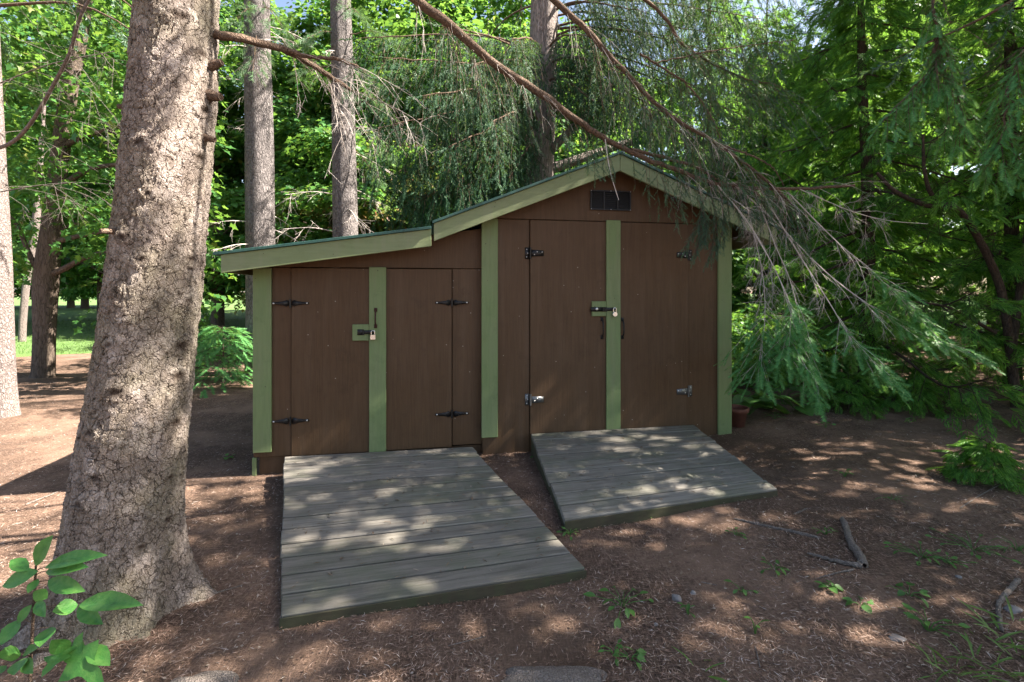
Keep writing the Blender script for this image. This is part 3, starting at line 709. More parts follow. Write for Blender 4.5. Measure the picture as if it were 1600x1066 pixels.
ZUP = np.array([0, 0, 1.])
def conifer_limb(stem_g, sh, P, r0, r1, n2, l2, rng, live0=.15, pend=.5, droop=.5, tw=.11, spread=1.0, tip=True, seg=6, stem_mat=0, npts=24, tstep=.6, l2end=.35, bare=.0, twist=.5, main=True):
    """a limb along P with side shoots carrying twigs; pend hangs the side shoots down"""
    pts = smooth_path(P, npts); n = len(pts)
    pts[1:-1] += rng.normal(0, .006, (n-2, 3))
    if main: V, Q = tubes(pts, np.linspace(r0, r1, n), seg); stem_g.add(V, Q, stem_mat)
    T = nrm(np.gradient(pts, axis=0))
    K = 7; stems = []; rad = []
    for j in range(n2):
        t = live0+(1-live0)*(j+rng.random())/n2; x = t*(n-1); i = min(int(x), n-2); b = pts[i]+(pts[i+1]-pts[i])*(x-i)
        tan = T[i]; side = nrm(np.cross(tan, ZUP))*(1 if j % 2 else -1)
        lift = np.cross(side, tan); a = spread*rng.uniform(.6, 1.15)
        d = tan*math.cos(a)+side*math.sin(a)*rng.uniform(.4, 1)+lift*rng.normal(0, .25)*twist-ZUP*pend*rng.uniform(.5, 1.4)
        d = nrm(d); L = l2*(1-(1-l2end)*t)*rng.uniform(.55, 1.25)
        s = np.linspace(0, 1, K)[:, None]
        c = b+d*L*s-ZUP*droop*L*s**2*rng.uniform(.5, 1.3)+rng.normal(0, .012*L, (K, 3))*s
        stems.append(c); rad.append(np.linspace(max(.0022, r1*.6), .0012, K))
        m = max(2, int(L*(1-bare)/(tw*tstep)))
        tt = np.clip(bare+(1-bare)*(np.arange(m)+rng.random(m)*.6+.3)/m, 0, 1); xi = tt*(K-1); ii = np.minimum(xi.astype(int), K-2)
        bp = c[ii]+(c[ii+1]-c[ii])*(xi-ii)[:, None]; td = nrm(c[ii+1]-c[ii])
        sd_ = nrm(np.cross(td, ZUP+rng.normal(0, .3, (m, 3))))*np.where(np.arange(m) % 2, 1, -1)[:, None]
        ang = rng.uniform(.45, .95, m)[:, None]
        dd = td*np.cos(ang)+sd_*np.sin(ang)-ZUP*.25*pend+rng.normal(0, .12, (m, 3))
        sh.add(bp, dd, np.cross(dd, np.cross(ZUP, dd)+1e-3)+rng.normal(0, .2, (m, 3)), tw*rng.uniform(.6, 1.2, m)*(1-.35*tt))
        sh.add(c[-2], c[-1]-c[-2], ZUP+rng.normal(0, .1, 3), np.array([tw*1.1]))
    if stems:
        V, Q = tubes(np.array(stems), np.array(rad), 3); stem_g.add(V, Q, stem_mat)
    if tip: sh.add(pts[-1], T[-1], ZUP, np.array([tw*1.3]))

def dead_sprays(g, P, n, l, rng, r=.003, levels=2, t0=.1, t1=1.0, down=.35, mat_i=0, fwd=.7):
    """bare forked twigs along a path"""
    pts = smooth_path(P, 20); T = nrm(np.gradient(pts, axis=0)); K = 7
    S, R = [], []
    def grow(b, d, L, rr, lev):
        s = np.linspace(0, 1, K)[:, None]
        c = b+d*L*s+rng.normal(0, .10*L, 3)*s**2-ZUP*down*L*s**2*.6+rng.normal(0, .012*L, (K, 3))*s
        S.append(c); R.append(np.linspace(rr, rr*.4, K))
        if lev > 0:
            for _ in range(rng.integers(3, 6)):
                i = rng.integers(1, K-1); td = nrm(c[i+1]-c[i])
                nd = nrm(td*.75+rng.normal(0, .55, 3)-ZUP*down*.3); grow(c[i], nd, L*rng.uniform(.3, .6), rr*.62, lev-1)
    for j in range(n):
        t = t0+(t1-t0)*(j+rng.random())/n; i = min(int(t*19), 18); side = nrm(np.cross(T[i], ZUP))*(1 if j % 2 else -1)
        d = nrm(T[i]*fwd+side*rng.uniform(.2, .9)-ZUP*down*rng.uniform(0, 1.6)+rng.normal(0, .25, 3)); grow(pts[i], d, l*rng.uniform(.5, 1.2), r, levels)
    V, Q = tubes(np.array(S), np.array(R), 3); g.add(V, Q, mat_i)

def trunk_profile(prof, Y, extra=None):
    """(px, py, half width px) rows at depth Y -> path and radii"""
    P = np.array([U(a, b, Y) for a, b, c in prof]); R = np.array([c/F*Y/math.hypot(1, (a-CX)/F) for a, b, c in prof])   # wide-angle stretch undone
    return P, R
def trunk_geo(g, P, R, n=60, seg=28, rng=rs, amp=.05, flare=.5, mat_i=0, zmax_up=None):
    o = np.argsort([p[2] for p in P]); P = np.array(P)[o]; R = np.array(R)[o]
    if zmax_up and P[-1, 2] < zmax_up:
        d = nrm(P[-1]-P[0]); L = (zmax_up-P[-1, 2])/max(d[2], .3)
        for u in (.35, .7, 1.0): P = np.vstack([P, P[-1]+d*L*.34]); R = np.append(R, R[-1]*(1-.28))
    pts = smooth_path(P, n); tt = np.linspace(0, len(R)-1, n); r = np.interp(tt, np.arange(len(R)), R)
    V, Q = tubes(pts, r, seg); V = V.reshape(n, seg, 3)
    an = np.arange(seg)*2*math.pi/seg; ph = rng.uniform(0, 6.28, 4)
    z = pts[:, 2:3]; k = 1+amp*(np.sin(2*an+ph[0]+z*.8)*.6+np.sin(3*an+ph[1]-z*.5)*.5+np.sin(7*an+ph[2]+z*2)*.3)
    zz = (pts[:, 2]-pts[0, 2])[:, None]; k = k+flare*np.exp(-zz/.16)*(.6+.4*np.sin(5*an+ph[3]))
    V = pts[:, None]+(V-pts[:, None])*k[..., None]; g.add(V.reshape(-1, 3), Q, mat_i)
    return pts, r

# ------------------------------------------------------------------ the great spruce beside the ramp
TY = 2.2
prof = [(190, 1010, 112), (190, 960, 106), (191, 900, 99), (193, 833, 95), (201, 733, 89), (215, 633, 85), (229, 533, 79), (240, 450, 78), (258, 300, 73), (273, 150, 71), (281, 0, 66), (288, -120, 63)]
P, R = trunk_profile(prof, TY)
r1_ = np.random.default_rng(21)
spruce = empty('spruce_tree', (P[0, 0], P[0, 1], 0))
tag(spruce, 'massive scaly-barked spruce trunk with knots and long limbs over the shed', 'tree')
org = np.array([P[0, 0], P[0, 1], 0.0])
o_ = np.argsort(P[:, 2]); P, R = P[o_], R[o_]
NR, NS = 520, 256
zc_ = np.linspace(-.06, 3.15, NR)
cxs = np.interp(zc_, P[:, 2], P[:, 0]); cys = np.full(NR, TY)+.01*np.sin(zc_*2); rad = np.interp(zc_, P[:, 2], R)
ker = np.ones(41)/41; pad = lambda a: np.convolve(np.r_[np.full(20, a[0]), a, np.full(20, a[-1])], ker, 'valid'); cxs = pad(cxs); rad = pad(rad)*1.0
an = np.arange(NS)*2*math.pi/NS; A, Z = np.meshgrid(an, zc_)
k = 1+.018*np.sin(2*A+.6+Z)+.014*np.sin(3*A+2-Z*1.6)+.010*np.sin(5*A+Z*2.7)+.007*np.sin(9*A-Z*4)
def lobe(a0, w): 
    d = np.angle(np.exp(1j*(A-a0))); return np.exp(-(d/w)**2)
k += np.exp(-np.maximum(Z, 0)/.10)*.10
for (la, lw, lamp, lh) in ((.18, .22, .8, .14), (-.75, .17, .45, .11), (-1.35, .2, .55, .12), (-2.0, .16, .40, .10), (-2.75, .22, .6, .13), (1.2, .3, .6, .14), (2.3, .25, .5, .12)):
    k += lamp*lobe(la+.25*np.sin(Z*6), lw)*np.exp(-np.maximum(Z, 0)/lh)
RR = rad[:, None]*k; knot = np.zeros_like(RR)
knots = [(275, 12, 1.2), (222, 220, 1.0), (320, 230, 1.1), (200, 370, .9), (225, 405, .8), (315, 400, .9), (250, 548, 1.2), (187, 615, 1.1), (245, 598, 1.2), (260, 678, 1.0), (150, 678, .8), (160, 748, .9), (135, 790, .9), (300, 470, .6), (205, 505, .5), (285, 770, .6), (292, 60, .9), (330, 150, .9), (235, 300, .6), (176, 540, .6), (210, 870, .6), (255, 840, .5)]
for (kx, ky, ks) in knots:
    zk = CH-(ky-HY)/F*(TY-.2); ck = np.interp(zk, zc_, cxs); rk = np.interp(zk, zc_, rad)
    xk = (kx-CX)/F*(TY-.16); sA = np.clip((xk-ck)/rk, -.98, .98); ak = -math.acos(sA)
    d = np.angle(np.exp(1j*(A-ak)))*rk; e = np.hypot(d/1.5, Z-zk)/(.021*ks)
    RR += .005*ks*np.exp(-(e-1.1)**2*2.2)+.004*np.exp(-(e/2.0)**2)-.003*ks*np.exp(-(e/.6)**2)
    knot = np.maximum(knot, np.clip(1.2-e*.85, 0, .92))
X = cxs[:, None]+RR*np.cos(A); Yv = cys[:, None]+RR*np.sin(A)
# where the roots run out the surface settles to the ground
Zv = Z.copy()
i = np.arange(NR-1)[:, None]*NS+np.arange(NS)[None]; j = np.arange(NR-1)[:, None]*NS+((np.arange(NS)+1) % NS)[None]
g = Geo(); g.add(np.stack([X, Yv, Zv], -1).reshape(-1, 3)-org, np.stack([i, j, j+NS, i+NS], -1).reshape(-1, 4))
to = g.build('trunk', M['scaly_bark'], spruce, smooth=True)
at = to.data.attributes.new('knot', 'FLOAT', 'POINT'); at.data.foreach_set('value', knot.astype(np.float32).ravel())
# upper trunk above the picture
g = Geo(); top = np.array([[cxs[-1], TY, 3.10], [cxs[-1]+.12, TY, 5.5], [cxs[-1]+.2, TY+.05, 9], [cxs[-1]+.25, TY, 12.5]])
V, Q = tubes(smooth_path(top, 30), np.interp(np.linspace(0, 1, 30), [0, .3, 1], [rad[-1]*.985, .15, .03]), 20); g.add(V-org, Q); g.build('upper_trunk', M['pale_bark'], spruce, smooth=True)
def trunk_at(z): return np.array([np.interp(z, [0, 3.1, 5.5, 9, 12.5], [cxs[20], cxs[-1], cxs[-1]+.12, cxs[-1]+.2, cxs[-1]+.25]), TY, z])
# short broken stubs
for (kx, ky, dx, dz, L, rr) in [(345, 108, 1, .3, .03, .02), (190, 172, -1, .1, .035, .014), (343, 150, 1, -.2, .03, .022), (200, 368, -.4, -.1, .03, .012), (337, 215, 1, -.3, .02, .015)]:
    zk = CH-(ky-HY)/F*TY; c = np.array([np.interp(zk, zc_, cxs), TY, zk]); rk = np.interp(zk, zc_, rad)
    dd = nrm(np.array([dx, -1.0 if abs(dx) < .9 else -.1, dz])); b = c+nrm(dd*[1, 1, 0])*rk*.9
    g = Geo(); V, Q = tubes(np.array([b, b+dd*(L+.02), b+dd*(L+.045)]), np.array([rr*1.3, rr, rr*.75]), 10); g.add(V-org, Q)
    e = b+dd*(L+.045); V2, Q2 = tubes(np.array([e, e-dd*.004]), np.array([rr*.75, .001]), 10); g.add(V2-org, Q2)
    g.build('branch_stub', M['branch_bark'], spruce, smooth=True)
# dead limb leaving the trunk above the lean-to
def limb_obj(name, paths, material, parent, org, seg=8, n=26):
    g = Geo()
    for pts, ra, rb in paths:
        p = smooth_path(pts, n); p[1:-1] += r1_.normal(0, .003, (n-2, 3)); V, Q = tubes(p, np.linspace(ra, rb, n), seg); g.add(V-org, Q)
    return g.build(name, material, parent, smooth=True)
D1 = [U(335, 52, 2.2), U(380, 62, 2.25), U(440, 77, 2.4), U(482, 98, 2.55), U(520, 122, 2.7), U(548, 140, 2.85)]
D2 = [U(430, 72, 2.38), U(480, 88, 2.45), U(530, 93, 2.5), U(560, 105, 2.55)]
limb_obj('dead_limb', [(D1, .022, .010), (D2, .014, .006)], M['branch_bark'], spruce, org)
g = Geo()
dead_sprays(g, D1, 10, .35, r1_, .0026, 2, .3, 1, .5); dead_sprays(g, D2, 6, .3, r1_, .0022, 1, .3, 1, .4)
dead_sprays(g, [U(548, 140, 2.85), U(600, 160, 2.95), U(640, 180, 3.0)], 6, .35, r1_, .002, 2, 0, 1, .4)
g.v = [v-org for v in g.v]; g.build('dead_twigs', M['dead_twig'], spruce)['kind'] = 'stuff'
# the long limb that sweeps over the roof, and its neighbours
L1 = [trunk_at(4.15)+[.12, .05, 0], U(560, -90, 2.65), U(650, 0, 2.85), U(700, 37, 2.95), U(770, 97, 3.1), U(850, 150, 3.25), U(905, 190, 3.38), U(940, 213, 3.48), U(975, 233, 3.56), U(1030, 256, 3.66), U(1100, 282, 3.78), U(1150, 291, 3.84), U(1230, 296, 3.9), U(1335, 290, 4.0)]
L1b = [U(985, 233, 3.57), U(1040, 247, 3.7), U(1090, 262, 3.8), U(1130, 286, 3.85), U(1180, 300, 3.9), U(1240, 330, 3.9)]
L2 = [trunk_at(4.7)+[.12, 0, 0], U(700, -130, 2.9), U(865, 0, 3.2), U(930, 62, 3.3), U(1000, 138, 3.45), U(1050, 183, 3.55), U(1127, 228, 3.68), U(1197, 282, 3.78), U(1240, 322, 3.82)]
L2b = [U(1127, 228, 3.68), U(1165, 240, 3.75), U(1205, 260, 3.8), U(1225, 290, 3.85)]
L3 = [trunk_at(5.0)+[.12, 0, 0], U(800, -150, 3.3), U(1020, 8, 3.9), U(1070, 72, 4.05), U(1152, 118, 4.25), U(1211, 132, 4.4)]
L4 = [U(1000, 84, 3.4), U(1070, 130, 3.6), U(1107, 175, 3.7), U(1127, 220, 3.75)]
L5 = [U(1020, 100, 3.9), U(1110, 80, 4.0), U(1180, 70, 4.1), U(1240, 62, 4.2)]
limb_obj('limb', [(L1, .034, .011), (L1b, .014, .007)], M['branch_bark'], spruce, org, 10, 60)
limb_obj('limb', [(L2, .026, .008), (L2b, .009, .004)], M['branch_bark'], spruce, org, 8, 50)
limb_obj('limb', [(L3, .02, .005), (L4, .008, .004), (L5, .006, .003)], M['branch_bark'], spruce, org, 8, 40)
gs = Geo(); sh = Shoots()
cl = lambda P, n2, l2, **kw: conifer_limb(gs, sh, P, .003, .002, n2, l2, r1_, **{**dict(main=False, tw=.10, pend=.9, droop=.55, spread=.9, bare=.35, tstep=.32), **kw})
cl(L1[2:8], 34, .4, l2end=.5, bare=.5, pend=1.3)
cl(L2[2:8], 50, .5, l2end=.8, bare=.3)
cl(L3[2:], 56, .6, l2end=.8, bare=.15, pend=.6)
cl(L1[8:13], 30, .34, bare=.25, pend=1.1, l2end=.7); cl(L2[5:], 24, .4, bare=.2, pend=1.0, l2end=.8); cl(L1b, 18, .3, bare=.2, pend=1.1, l2end=.8)
cl(L4, 20, .45, bare=.2); cl(L5, 34, .5, bare=.1, pend=.7)
# hanging tuft in front of the tall doors
for (x, y, x2, y2) in ((1095, 300, 1085, 395), (1115, 305, 1108, 400), (1105, 300, 1070, 385), (1128, 310, 1122, 385), (1088, 310, 1100, 372)):
    pth = [U(x, y, 3.82), U((x+x2)/2+6, (y+y2)/2, 3.8), U(x2, y2, 3.78)]
    conifer_limb(gs, sh, pth, .003, .0015, 16, .16, r1_, live0=.2, pend=.6, droop=.3, tw=.075, spread=.7, npts=10, tstep=.3)
# drooping limb ends: grey bare twigs above, living flat sprays at the tips
gd = Geo(); gf = Geo(); shf = Shoots()
ends = [([U(1150, 291, 3.84), U(1215, 350, 3.84), U(1290, 425, 3.8), U(1360, 478, 3.75), U(1430, 520, 3.7), U(1500, 545, 3.65)], .007),
        ([U(1120, 288, 3.8), U(1170, 350, 3.75), U(1215, 430, 3.7), U(1240, 500, 3.65), U(1225, 560, 3.6)], .006),
        ([U(1190, 300, 3.87), U(1250, 400, 3.75), U(1300, 480, 3.65), U(1330, 530, 3.6), U(1375, 580, 3.55)], .006),
        ([U(1230, 300, 3.9), U(1310, 380, 3.85), U(1370, 430, 3.8), U(1430, 500, 3.75)], .005),
        ([U(1180, 300, 3.87), U(1210, 380, 3.8), U(1235, 440, 3.75), U(1255, 520, 3.7), U(1275, 585, 3.65)], .005),
        ([U(1160, 295, 3.85), U(1190, 420, 3.8), U(1195, 500, 3.75), U(1185, 570, 3.7)], .004),
        ([U(1250, 296, 3.9), U(1330, 330, 3.95), U(1390, 345, 4.0), U(1450, 350, 4.05)], .004)]
for q, (pth, rr) in enumerate(ends):
    p = smooth_path(pth, 24); V, Q = tubes(p, np.linspace(rr, .002, 24), 5); gd.add(V, Q)
    dead_sprays(gd, pth[:max(3, len(pth)-1)], 11, .30, r1_, .0022, 2, .0, .85, .35)
    if q < 6:
        tip = p[13:]; 
        conifer_limb(gd, shf, [tip[0], tip[4], tip[7], tip[10]], .002, .0015, 24, .36, r1_, live0=.0, pend=.02, droop=.22, tw=.14, spread=1.05, npts=12, tstep=.24, l2end=.6, main=False, twist=.15)
dead_sprays(gd, L1[8:], 16, .34, r1_, .0022, 2, .3, 1.0, .4); dead_sprays(gd, L1b, 8, .28, r1_, .0022, 2, .3, 1, .6); dead_sprays(gd, L2[5:], 14, .34, r1_, .0024, 2, 0, 1, .5)
dead_sprays(gd, L1[2:9], 12, .28, r1_, .002, 1, 0, .55, .7); dead_sprays(gd, L2[2:6], 14, .35, r1_, .002, 1, 0, 1, .6)
V, Q = tubes(smooth_path([U(945, 214, 3.48), U(952, 262, 3.45), U(962, 298, 3.45), U(967, 313, 3.45)], 16), np.linspace(.004, .002, 16), 5); gd.add(V, Q)
shf.into(gf, TW_FIR, r1_); sh.into(gs, TW_FINE, r1_, 1)
gf.v = [v-org for v in gf.v]; gf.build('fresh_sprays', M['fir_needle'], spruce)
gd.v = [v-org for v in gd.v]; gd.build('dead_twigs', M['dead_twig'], spruce)['kind'] = 'stuff'
gs.v = [v-org for v in gs.v]; gs.build('needle_sprays', [M['branch_bark'], M['spruce_needle']], spruce)
# crown above the picture
def spruce_crown(g, base_fn, z0, z1, nb, rmax, rng, tw=.22, n2=12, l2=.75, sector=None, drop=.35):
    sh = Shoots()
    for b in range(nb):
        f = (b+rng.random())/nb; z = z0+(z1-z0)*f; L = rmax*(1-f)**.8*rng.uniform(.7, 1.15)+.3
        a = b*2.39996+rng.uniform(-.3, .3) if sector is None else rng.uniform(*sector)
        o = base_fn(z); dr = np.array([math.cos(a), math.sin(a), 0])
        P = [o, o+dr*L*.35+ZUP*.05*L, o+dr*L*.7-ZUP*drop*.35*L, o+dr*L-ZUP*drop*.6*L]
        conifer_limb(g, sh, P, .025*(1-f)+.008, .004, n2, l2*(1-.5*f), rng, live0=.18, pend=.5, droop=.35, tw=tw, npts=12, seg=5, tstep=.75)
    sh.into(g, TW_BIG, rng, 1)
g = Geo(); spruce_crown(g, trunk_at, 4.9, 12.3, 34, 2.6, r1_)
g.v = [v-org for v in g.v]; g.build('crown', [M['branch_bark'], M['spruce_needle']], spruce)

# ------------------------------------------------------------------ old conifer rising behind the shed
r2 = np.random.default_rng(31)
BY = 7.6
ob = np.array([U(842, 300, BY)[0], BY, 0.0])
old = empty('hemlock_tree', ob)
tag(old, 'furrowed grey trunk behind the shed ridge with dark hanging boughs', 'tree')
g = Geo(); prof = [(836, 620, 27), (840, 400, 24), (842, 270, 23.5), (848, 120, 22), (852, 0, 21), (855, -150, 19)]
P, R = trunk_profile(prof, BY); pts, rr = trunk_geo(g, P, R, 80, 40, r2, .06, .3, zmax_up=12)
V, Q = tubes(smooth_path([U(848, 250, BY), U(868, 228, BY-.1), U(900, 195, BY-.2), U(930, 168, BY-.3), U(965, 120, BY-.4)], 20), np.linspace(.075, .04, 20), 12); g.add(V, Q)
V, Q = tubes(smooth_path([U(850, 268, BY), U(890, 254, BY+.1), U(930, 240, BY+.2), U(985, 222, BY+.3)], 20), np.linspace(.085, .06, 20), 12); g.add(V, Q)
g.v = [v-ob for v in g.v]; g.build('trunk', M['furrowed_bark'], old, smooth=True)
def old_at(z): return np.array([np.interp(z, pts[:, 2], pts[:, 0]), BY, z])
g = Geo(); sh = Shoots()
# boughs reaching towards the lean-to side and over the roof: (start height, tip pixel, tip depth)
for (zs, px, py, dy, n2) in [(4.6, 600, 90, 6.3, 26), (4.2, 590, 200, 6.0, 28), (3.9, 640, 240, 6.2, 24), (4.4, 660, 150, 5.8, 26), (4.0, 700, 230, 5.7, 26), (3.6, 730, 290, 6.0, 22), (4.8, 740, 100, 5.6, 24), (4.1, 770, 190, 5.6, 24), (3.5, 660, 310, 6.4, 20), (4.3, 620, 270, 6.6, 22),
                            (5.2, 560, 60, 6.6, 22), (3.7, 795, 280, 6.2, 18), (4.9, 690, 40, 6.2, 22), (5.1, 800, 60, 5.9, 20), (3.4, 610, 330, 6.8, 18),
                            (5.2, 940, 60, 6.2, 18), (6.0, 1130, -20, 6.6, 22), (5.9, 1190, 30, 7.0, 22), (5.6, 1210, 110, 7.2, 22), (5.2, 1180, 190, 7.2, 20), (6.2, 1080, -40, 6.2, 20), (5.0, 1130, 230, 7.0, 18), (6.2, 1240, -10, 7.4, 20), (5.0, 990, 120, 6.3, 18), (4.8, 1030, 180, 6.6, 18), (5.4, 1060, 60, 6.8, 18), (5.3, 1120, 150, 7.0, 18), (5.6, 1150, 60, 7.2, 16), (4.7, 930, 160, 6.4, 14), (5.8, 1010, 20, 6.5, 16), (4.6, 1080, 215, 6.9, 16)]:
    a = old_at(zs); b = U(px, py, dy); mid = a+(b-a)*.5+ZUP*.18
    conifer_limb(g, sh, [a, a+(mid-a)*.5+ZUP*.08, mid, a+(b-a)*.8+ZUP*.08, b], .022, .004, int(n2*2.4), .78, r2, live0=.2, pend=1.35, droop=.7, tw=.2, spread=.9, npts=16, l2end=.75, tstep=.32)
for b in range(26):
    z = 5.8+.25*b; a = b*2.4; L = 2.0*(1-b/32); o = old_at(min(z, 11.8)); dr = np.array([math.cos(a), math.sin(a), 0])
    conifer_limb(g, sh, [o, o+dr*L*.5, o+dr*L-ZUP*.4*L], .02, .004, 9, .6, r2, pend=.9, droop=.5, tw=.22, npts=10, tstep=.8)
sh.into(g, TW_SPRUCE, r2, 1)
g.v = [v-ob for v in g.v]; g.build('crown', [M['branch_bark'], M['backlit_hemlock_needle']], old)

# ------------------------------------------------------------------ the two straight pines behind the lean-to
def pine(name, prof, Y, label, seed, bark, crown_z=9.0, low=()):
    r = np.random.default_rng(seed); P, R = trunk_profile(prof, Y)
    o = np.array([P[np.argmin(P[:, 2]), 0], Y, 0.0]); e = empty(name, o); tag(e, label, 'tree')
    g = Geo(); pts, rr = trunk_geo(g, P, R, 80, 36, r, .035, .2, zmax_up=13); g.v = [v-o for v in g.v]; g.build('trunk', bark, e, smooth=True)
    gd = Geo(); at = lambda z: np.array([np.interp(z, pts[:, 2], pts[:, 0]), np.interp(z, pts[:, 2], pts[:, 1]), z])
    for k in range(16):
        z = r.uniform(1.8, 6.5); a = r.uniform(0, 6.28); d = np.array([math.cos(a), math.sin(a), r.uniform(-.3, .15)]); L = r.uniform(.3, 1.1)
        c = at(z); p = [c+d*.1, c+d*(.1+L*.5), c+d*(.1+L)-ZUP*.12*L]; V, Q = tubes(smooth_path(p, 10), np.linspace(.011, .004, 10), 5); gd.add(V, Q)
        dead_sprays(gd, p, 5, L*.5, r, .004, 1, .3, 1, .3)
    gd.v = [v-o for v in gd.v]; gd.build('dead_twigs', M['dead_twig'], e)['kind'] = 'stuff'
    g = Geo(); sh = Shoots()
    for b in range(16):
        f = b/16; z = crown_z+(12.8-crown_z)*f; a = b*2.4; L = 2.6*(1-f)**.7+.3; c = at(z); dr = np.array([math.cos(a), math.sin(a), .1])
        conifer_limb(g, sh, [c, c+dr*L*.5, c+dr*L-ZUP*.15*L], .025, .006, 10, .6, r, live0=.3, pend=.15, droop=.2, tw=.24, npts=10, tstep=.8)
    for (px, py, dy, zs) in low:
        c = at(zs); b = U(px, py, Y+dy); conifer_limb(g, sh, [c, (c+b)/2+ZUP*.12, b], .014, .004, 16, .5, r, live0=.3, pend=.1, droop=.25, tw=.19, npts=12, tstep=.5)
    sh.into(g, TW_PINE, r, 1); g.v = [v-o for v in g.v]; g.build('crown', [M['branch_bark'], M['pine_needle']], e)
    return e
pine('pine_tree', [(409, 610, 27), (407, 390, 24), (405, 200, 22.5), (403, 100, 21.5), (402, 0, 20.5), (401, -150, 19)], 8.4, 'thicker grey-brown pine trunk rising behind the low end of the lean-to roof', 41, M['pine_bark'], 9.0, [(395, 110, -.7, 6.0), (440, 40, -.5, 6.4), (370, 30, -.4, 6.3)])
pine('pine_tree', [(543, 600, 23), (540, 370, 20.5), (537, 200, 18.5), (534, 80, 17), (532, 0, 16), (530, -150, 15)], 9.0, 'slimmer pine trunk with pale broken twigs behind the middle of the lean-to roof', 42, M['pine_bark'], 9.0, [(600, 170, -.6, 5.2), (610, 240, -.2, 4.6), (580, 130, .5, 5.5), (590, 280, .4, 4.2), (480, 60, -.5, 6.2), (470, 120, .6, 5.6), (625, 60, -.3, 6.2), (560, 20, -.8, 6.6)])

# ------------------------------------------------------------------ trees by the lawn
r3 = np.random.default_rng(51)
def plain_tree(name, prof, Y, label, bark, limbs=(), dead=(), seed=1, zmax=9.0, leafy=None, crown_at=None):
    r = np.random.default_rng(seed); P, R = trunk_profile(prof, Y); o = np.array([P[np.argmin(P[:, 2]), 0], Y, 0.0])
    e = empty(name, o); tag(e, label, 'tree'); g = Geo(); trunk_geo(g, P, R, 80, 36, r, .05, .12, zmax_up=zmax)
    for (pth, ra, rb) in limbs: V, Q = tubes(smooth_path(pth, 24), np.linspace(ra, rb, 24), 9); g.add(V, Q)
    g.v = [v-o for v in g.v]; g.build('trunk', bark, e, smooth=True)
    return e, o
e5, o5 = plain_tree('spruce_tree', [(2, 660, 34), (0, 640, 31), (-4, 560, 30), (-9, 400, 29), (-16, 235, 26), (-22, 100, 24), (-28, -60, 22)], 5.8, 'pale grey trunk with sunlit flaky bark near the edge of the lawn', M['pale_bark'],
    [([U(-14, 235, 5.8), U(20, 222, 5.6), U(50, 190, 5.3), U(85, 130, 5.0), U(110, 80, 4.8), U(128, 20, 4.6), U(160, -30, 4.5)], .022, .012)], seed=5)
g = Geo()
for pth in ([U(20, 222, 5.6), U(50, 190, 5.3), U(85, 130, 5.0), U(110, 80, 4.8), U(128, 20, 4.6)], [U(0, 300, 5.6), U(60, 290, 5.3), U(120, 285, 5.2)], [U(0, 130, 5.6), U(80, 100, 5.2), U(180, 80, 5.0)]):
    dead_sprays(g, pth, 8, .75, r3, .003, 2, 0, 1, .3)
    V, Q = tubes(smooth_path(pth, 12), np.linspace(.008, .004, 12), 5); g.add(V, Q)
g.v = [v-o5 for v in g.v]; g.build('dead_twigs', M['ground_stick'], e5)['kind'] = 'stuff'
g = Geo(); sh = Shoots(); at5 = lambda z: np.array([o5[0]-.02*z, 5.8, z])
for b in range(24):
    z = 4.9+.26*b; a = b*2.4; L = 2.0*(1-b/28)+.2; c = at5(z); dr = np.array([math.cos(a), math.sin(a), 0])
    conifer_limb(g, sh, [c, c+dr*L*.5, c+dr*L-ZUP*.3*L], .02, .005, 9, .55, r3, pend=.4, droop=.3, tw=.22, npts=10, tstep=.8)
sh.into(g, TW_BIG, r3, 1); g.v = [v-o5 for v in g.v]; g.build('crown', [M['branch_bark'], M['spruce_needle']], e5)

def leaf_sprays(g, centres, dirs, rng, per, rad, size, temp, mat_i=0, flat=.22):
    k = len(centres); n = k*per
    c = np.repeat(np.asarray(centres), per, 0); dv = np.repeat(nrm(np.asarray(dirs)), per, 0)
    a = rng.uniform(0, 2*math.pi, n); rr = np.sqrt(rng.random(n))*np.repeat(rng.uniform(.65, 1.25, k), per)*rad
    off = np.stack([np.cos(a)*rr, np.sin(a)*rr, rng.normal(0, flat*rad, n)-.28*rr**2/rad], 1)
    d = np.stack([np.cos(a), np.sin(a), rng.uniform(-.9, .05, n)], 1)+dv*.5+rng.normal(0, .35, (n, 3))
    up = ZUP+rng.normal(0, .38, (n, 3))
    V, Fc = place(*temp, d, up, c+off, size*rng.uniform(.6, 1.25, n)); g.add(V, Fc, mat_i)

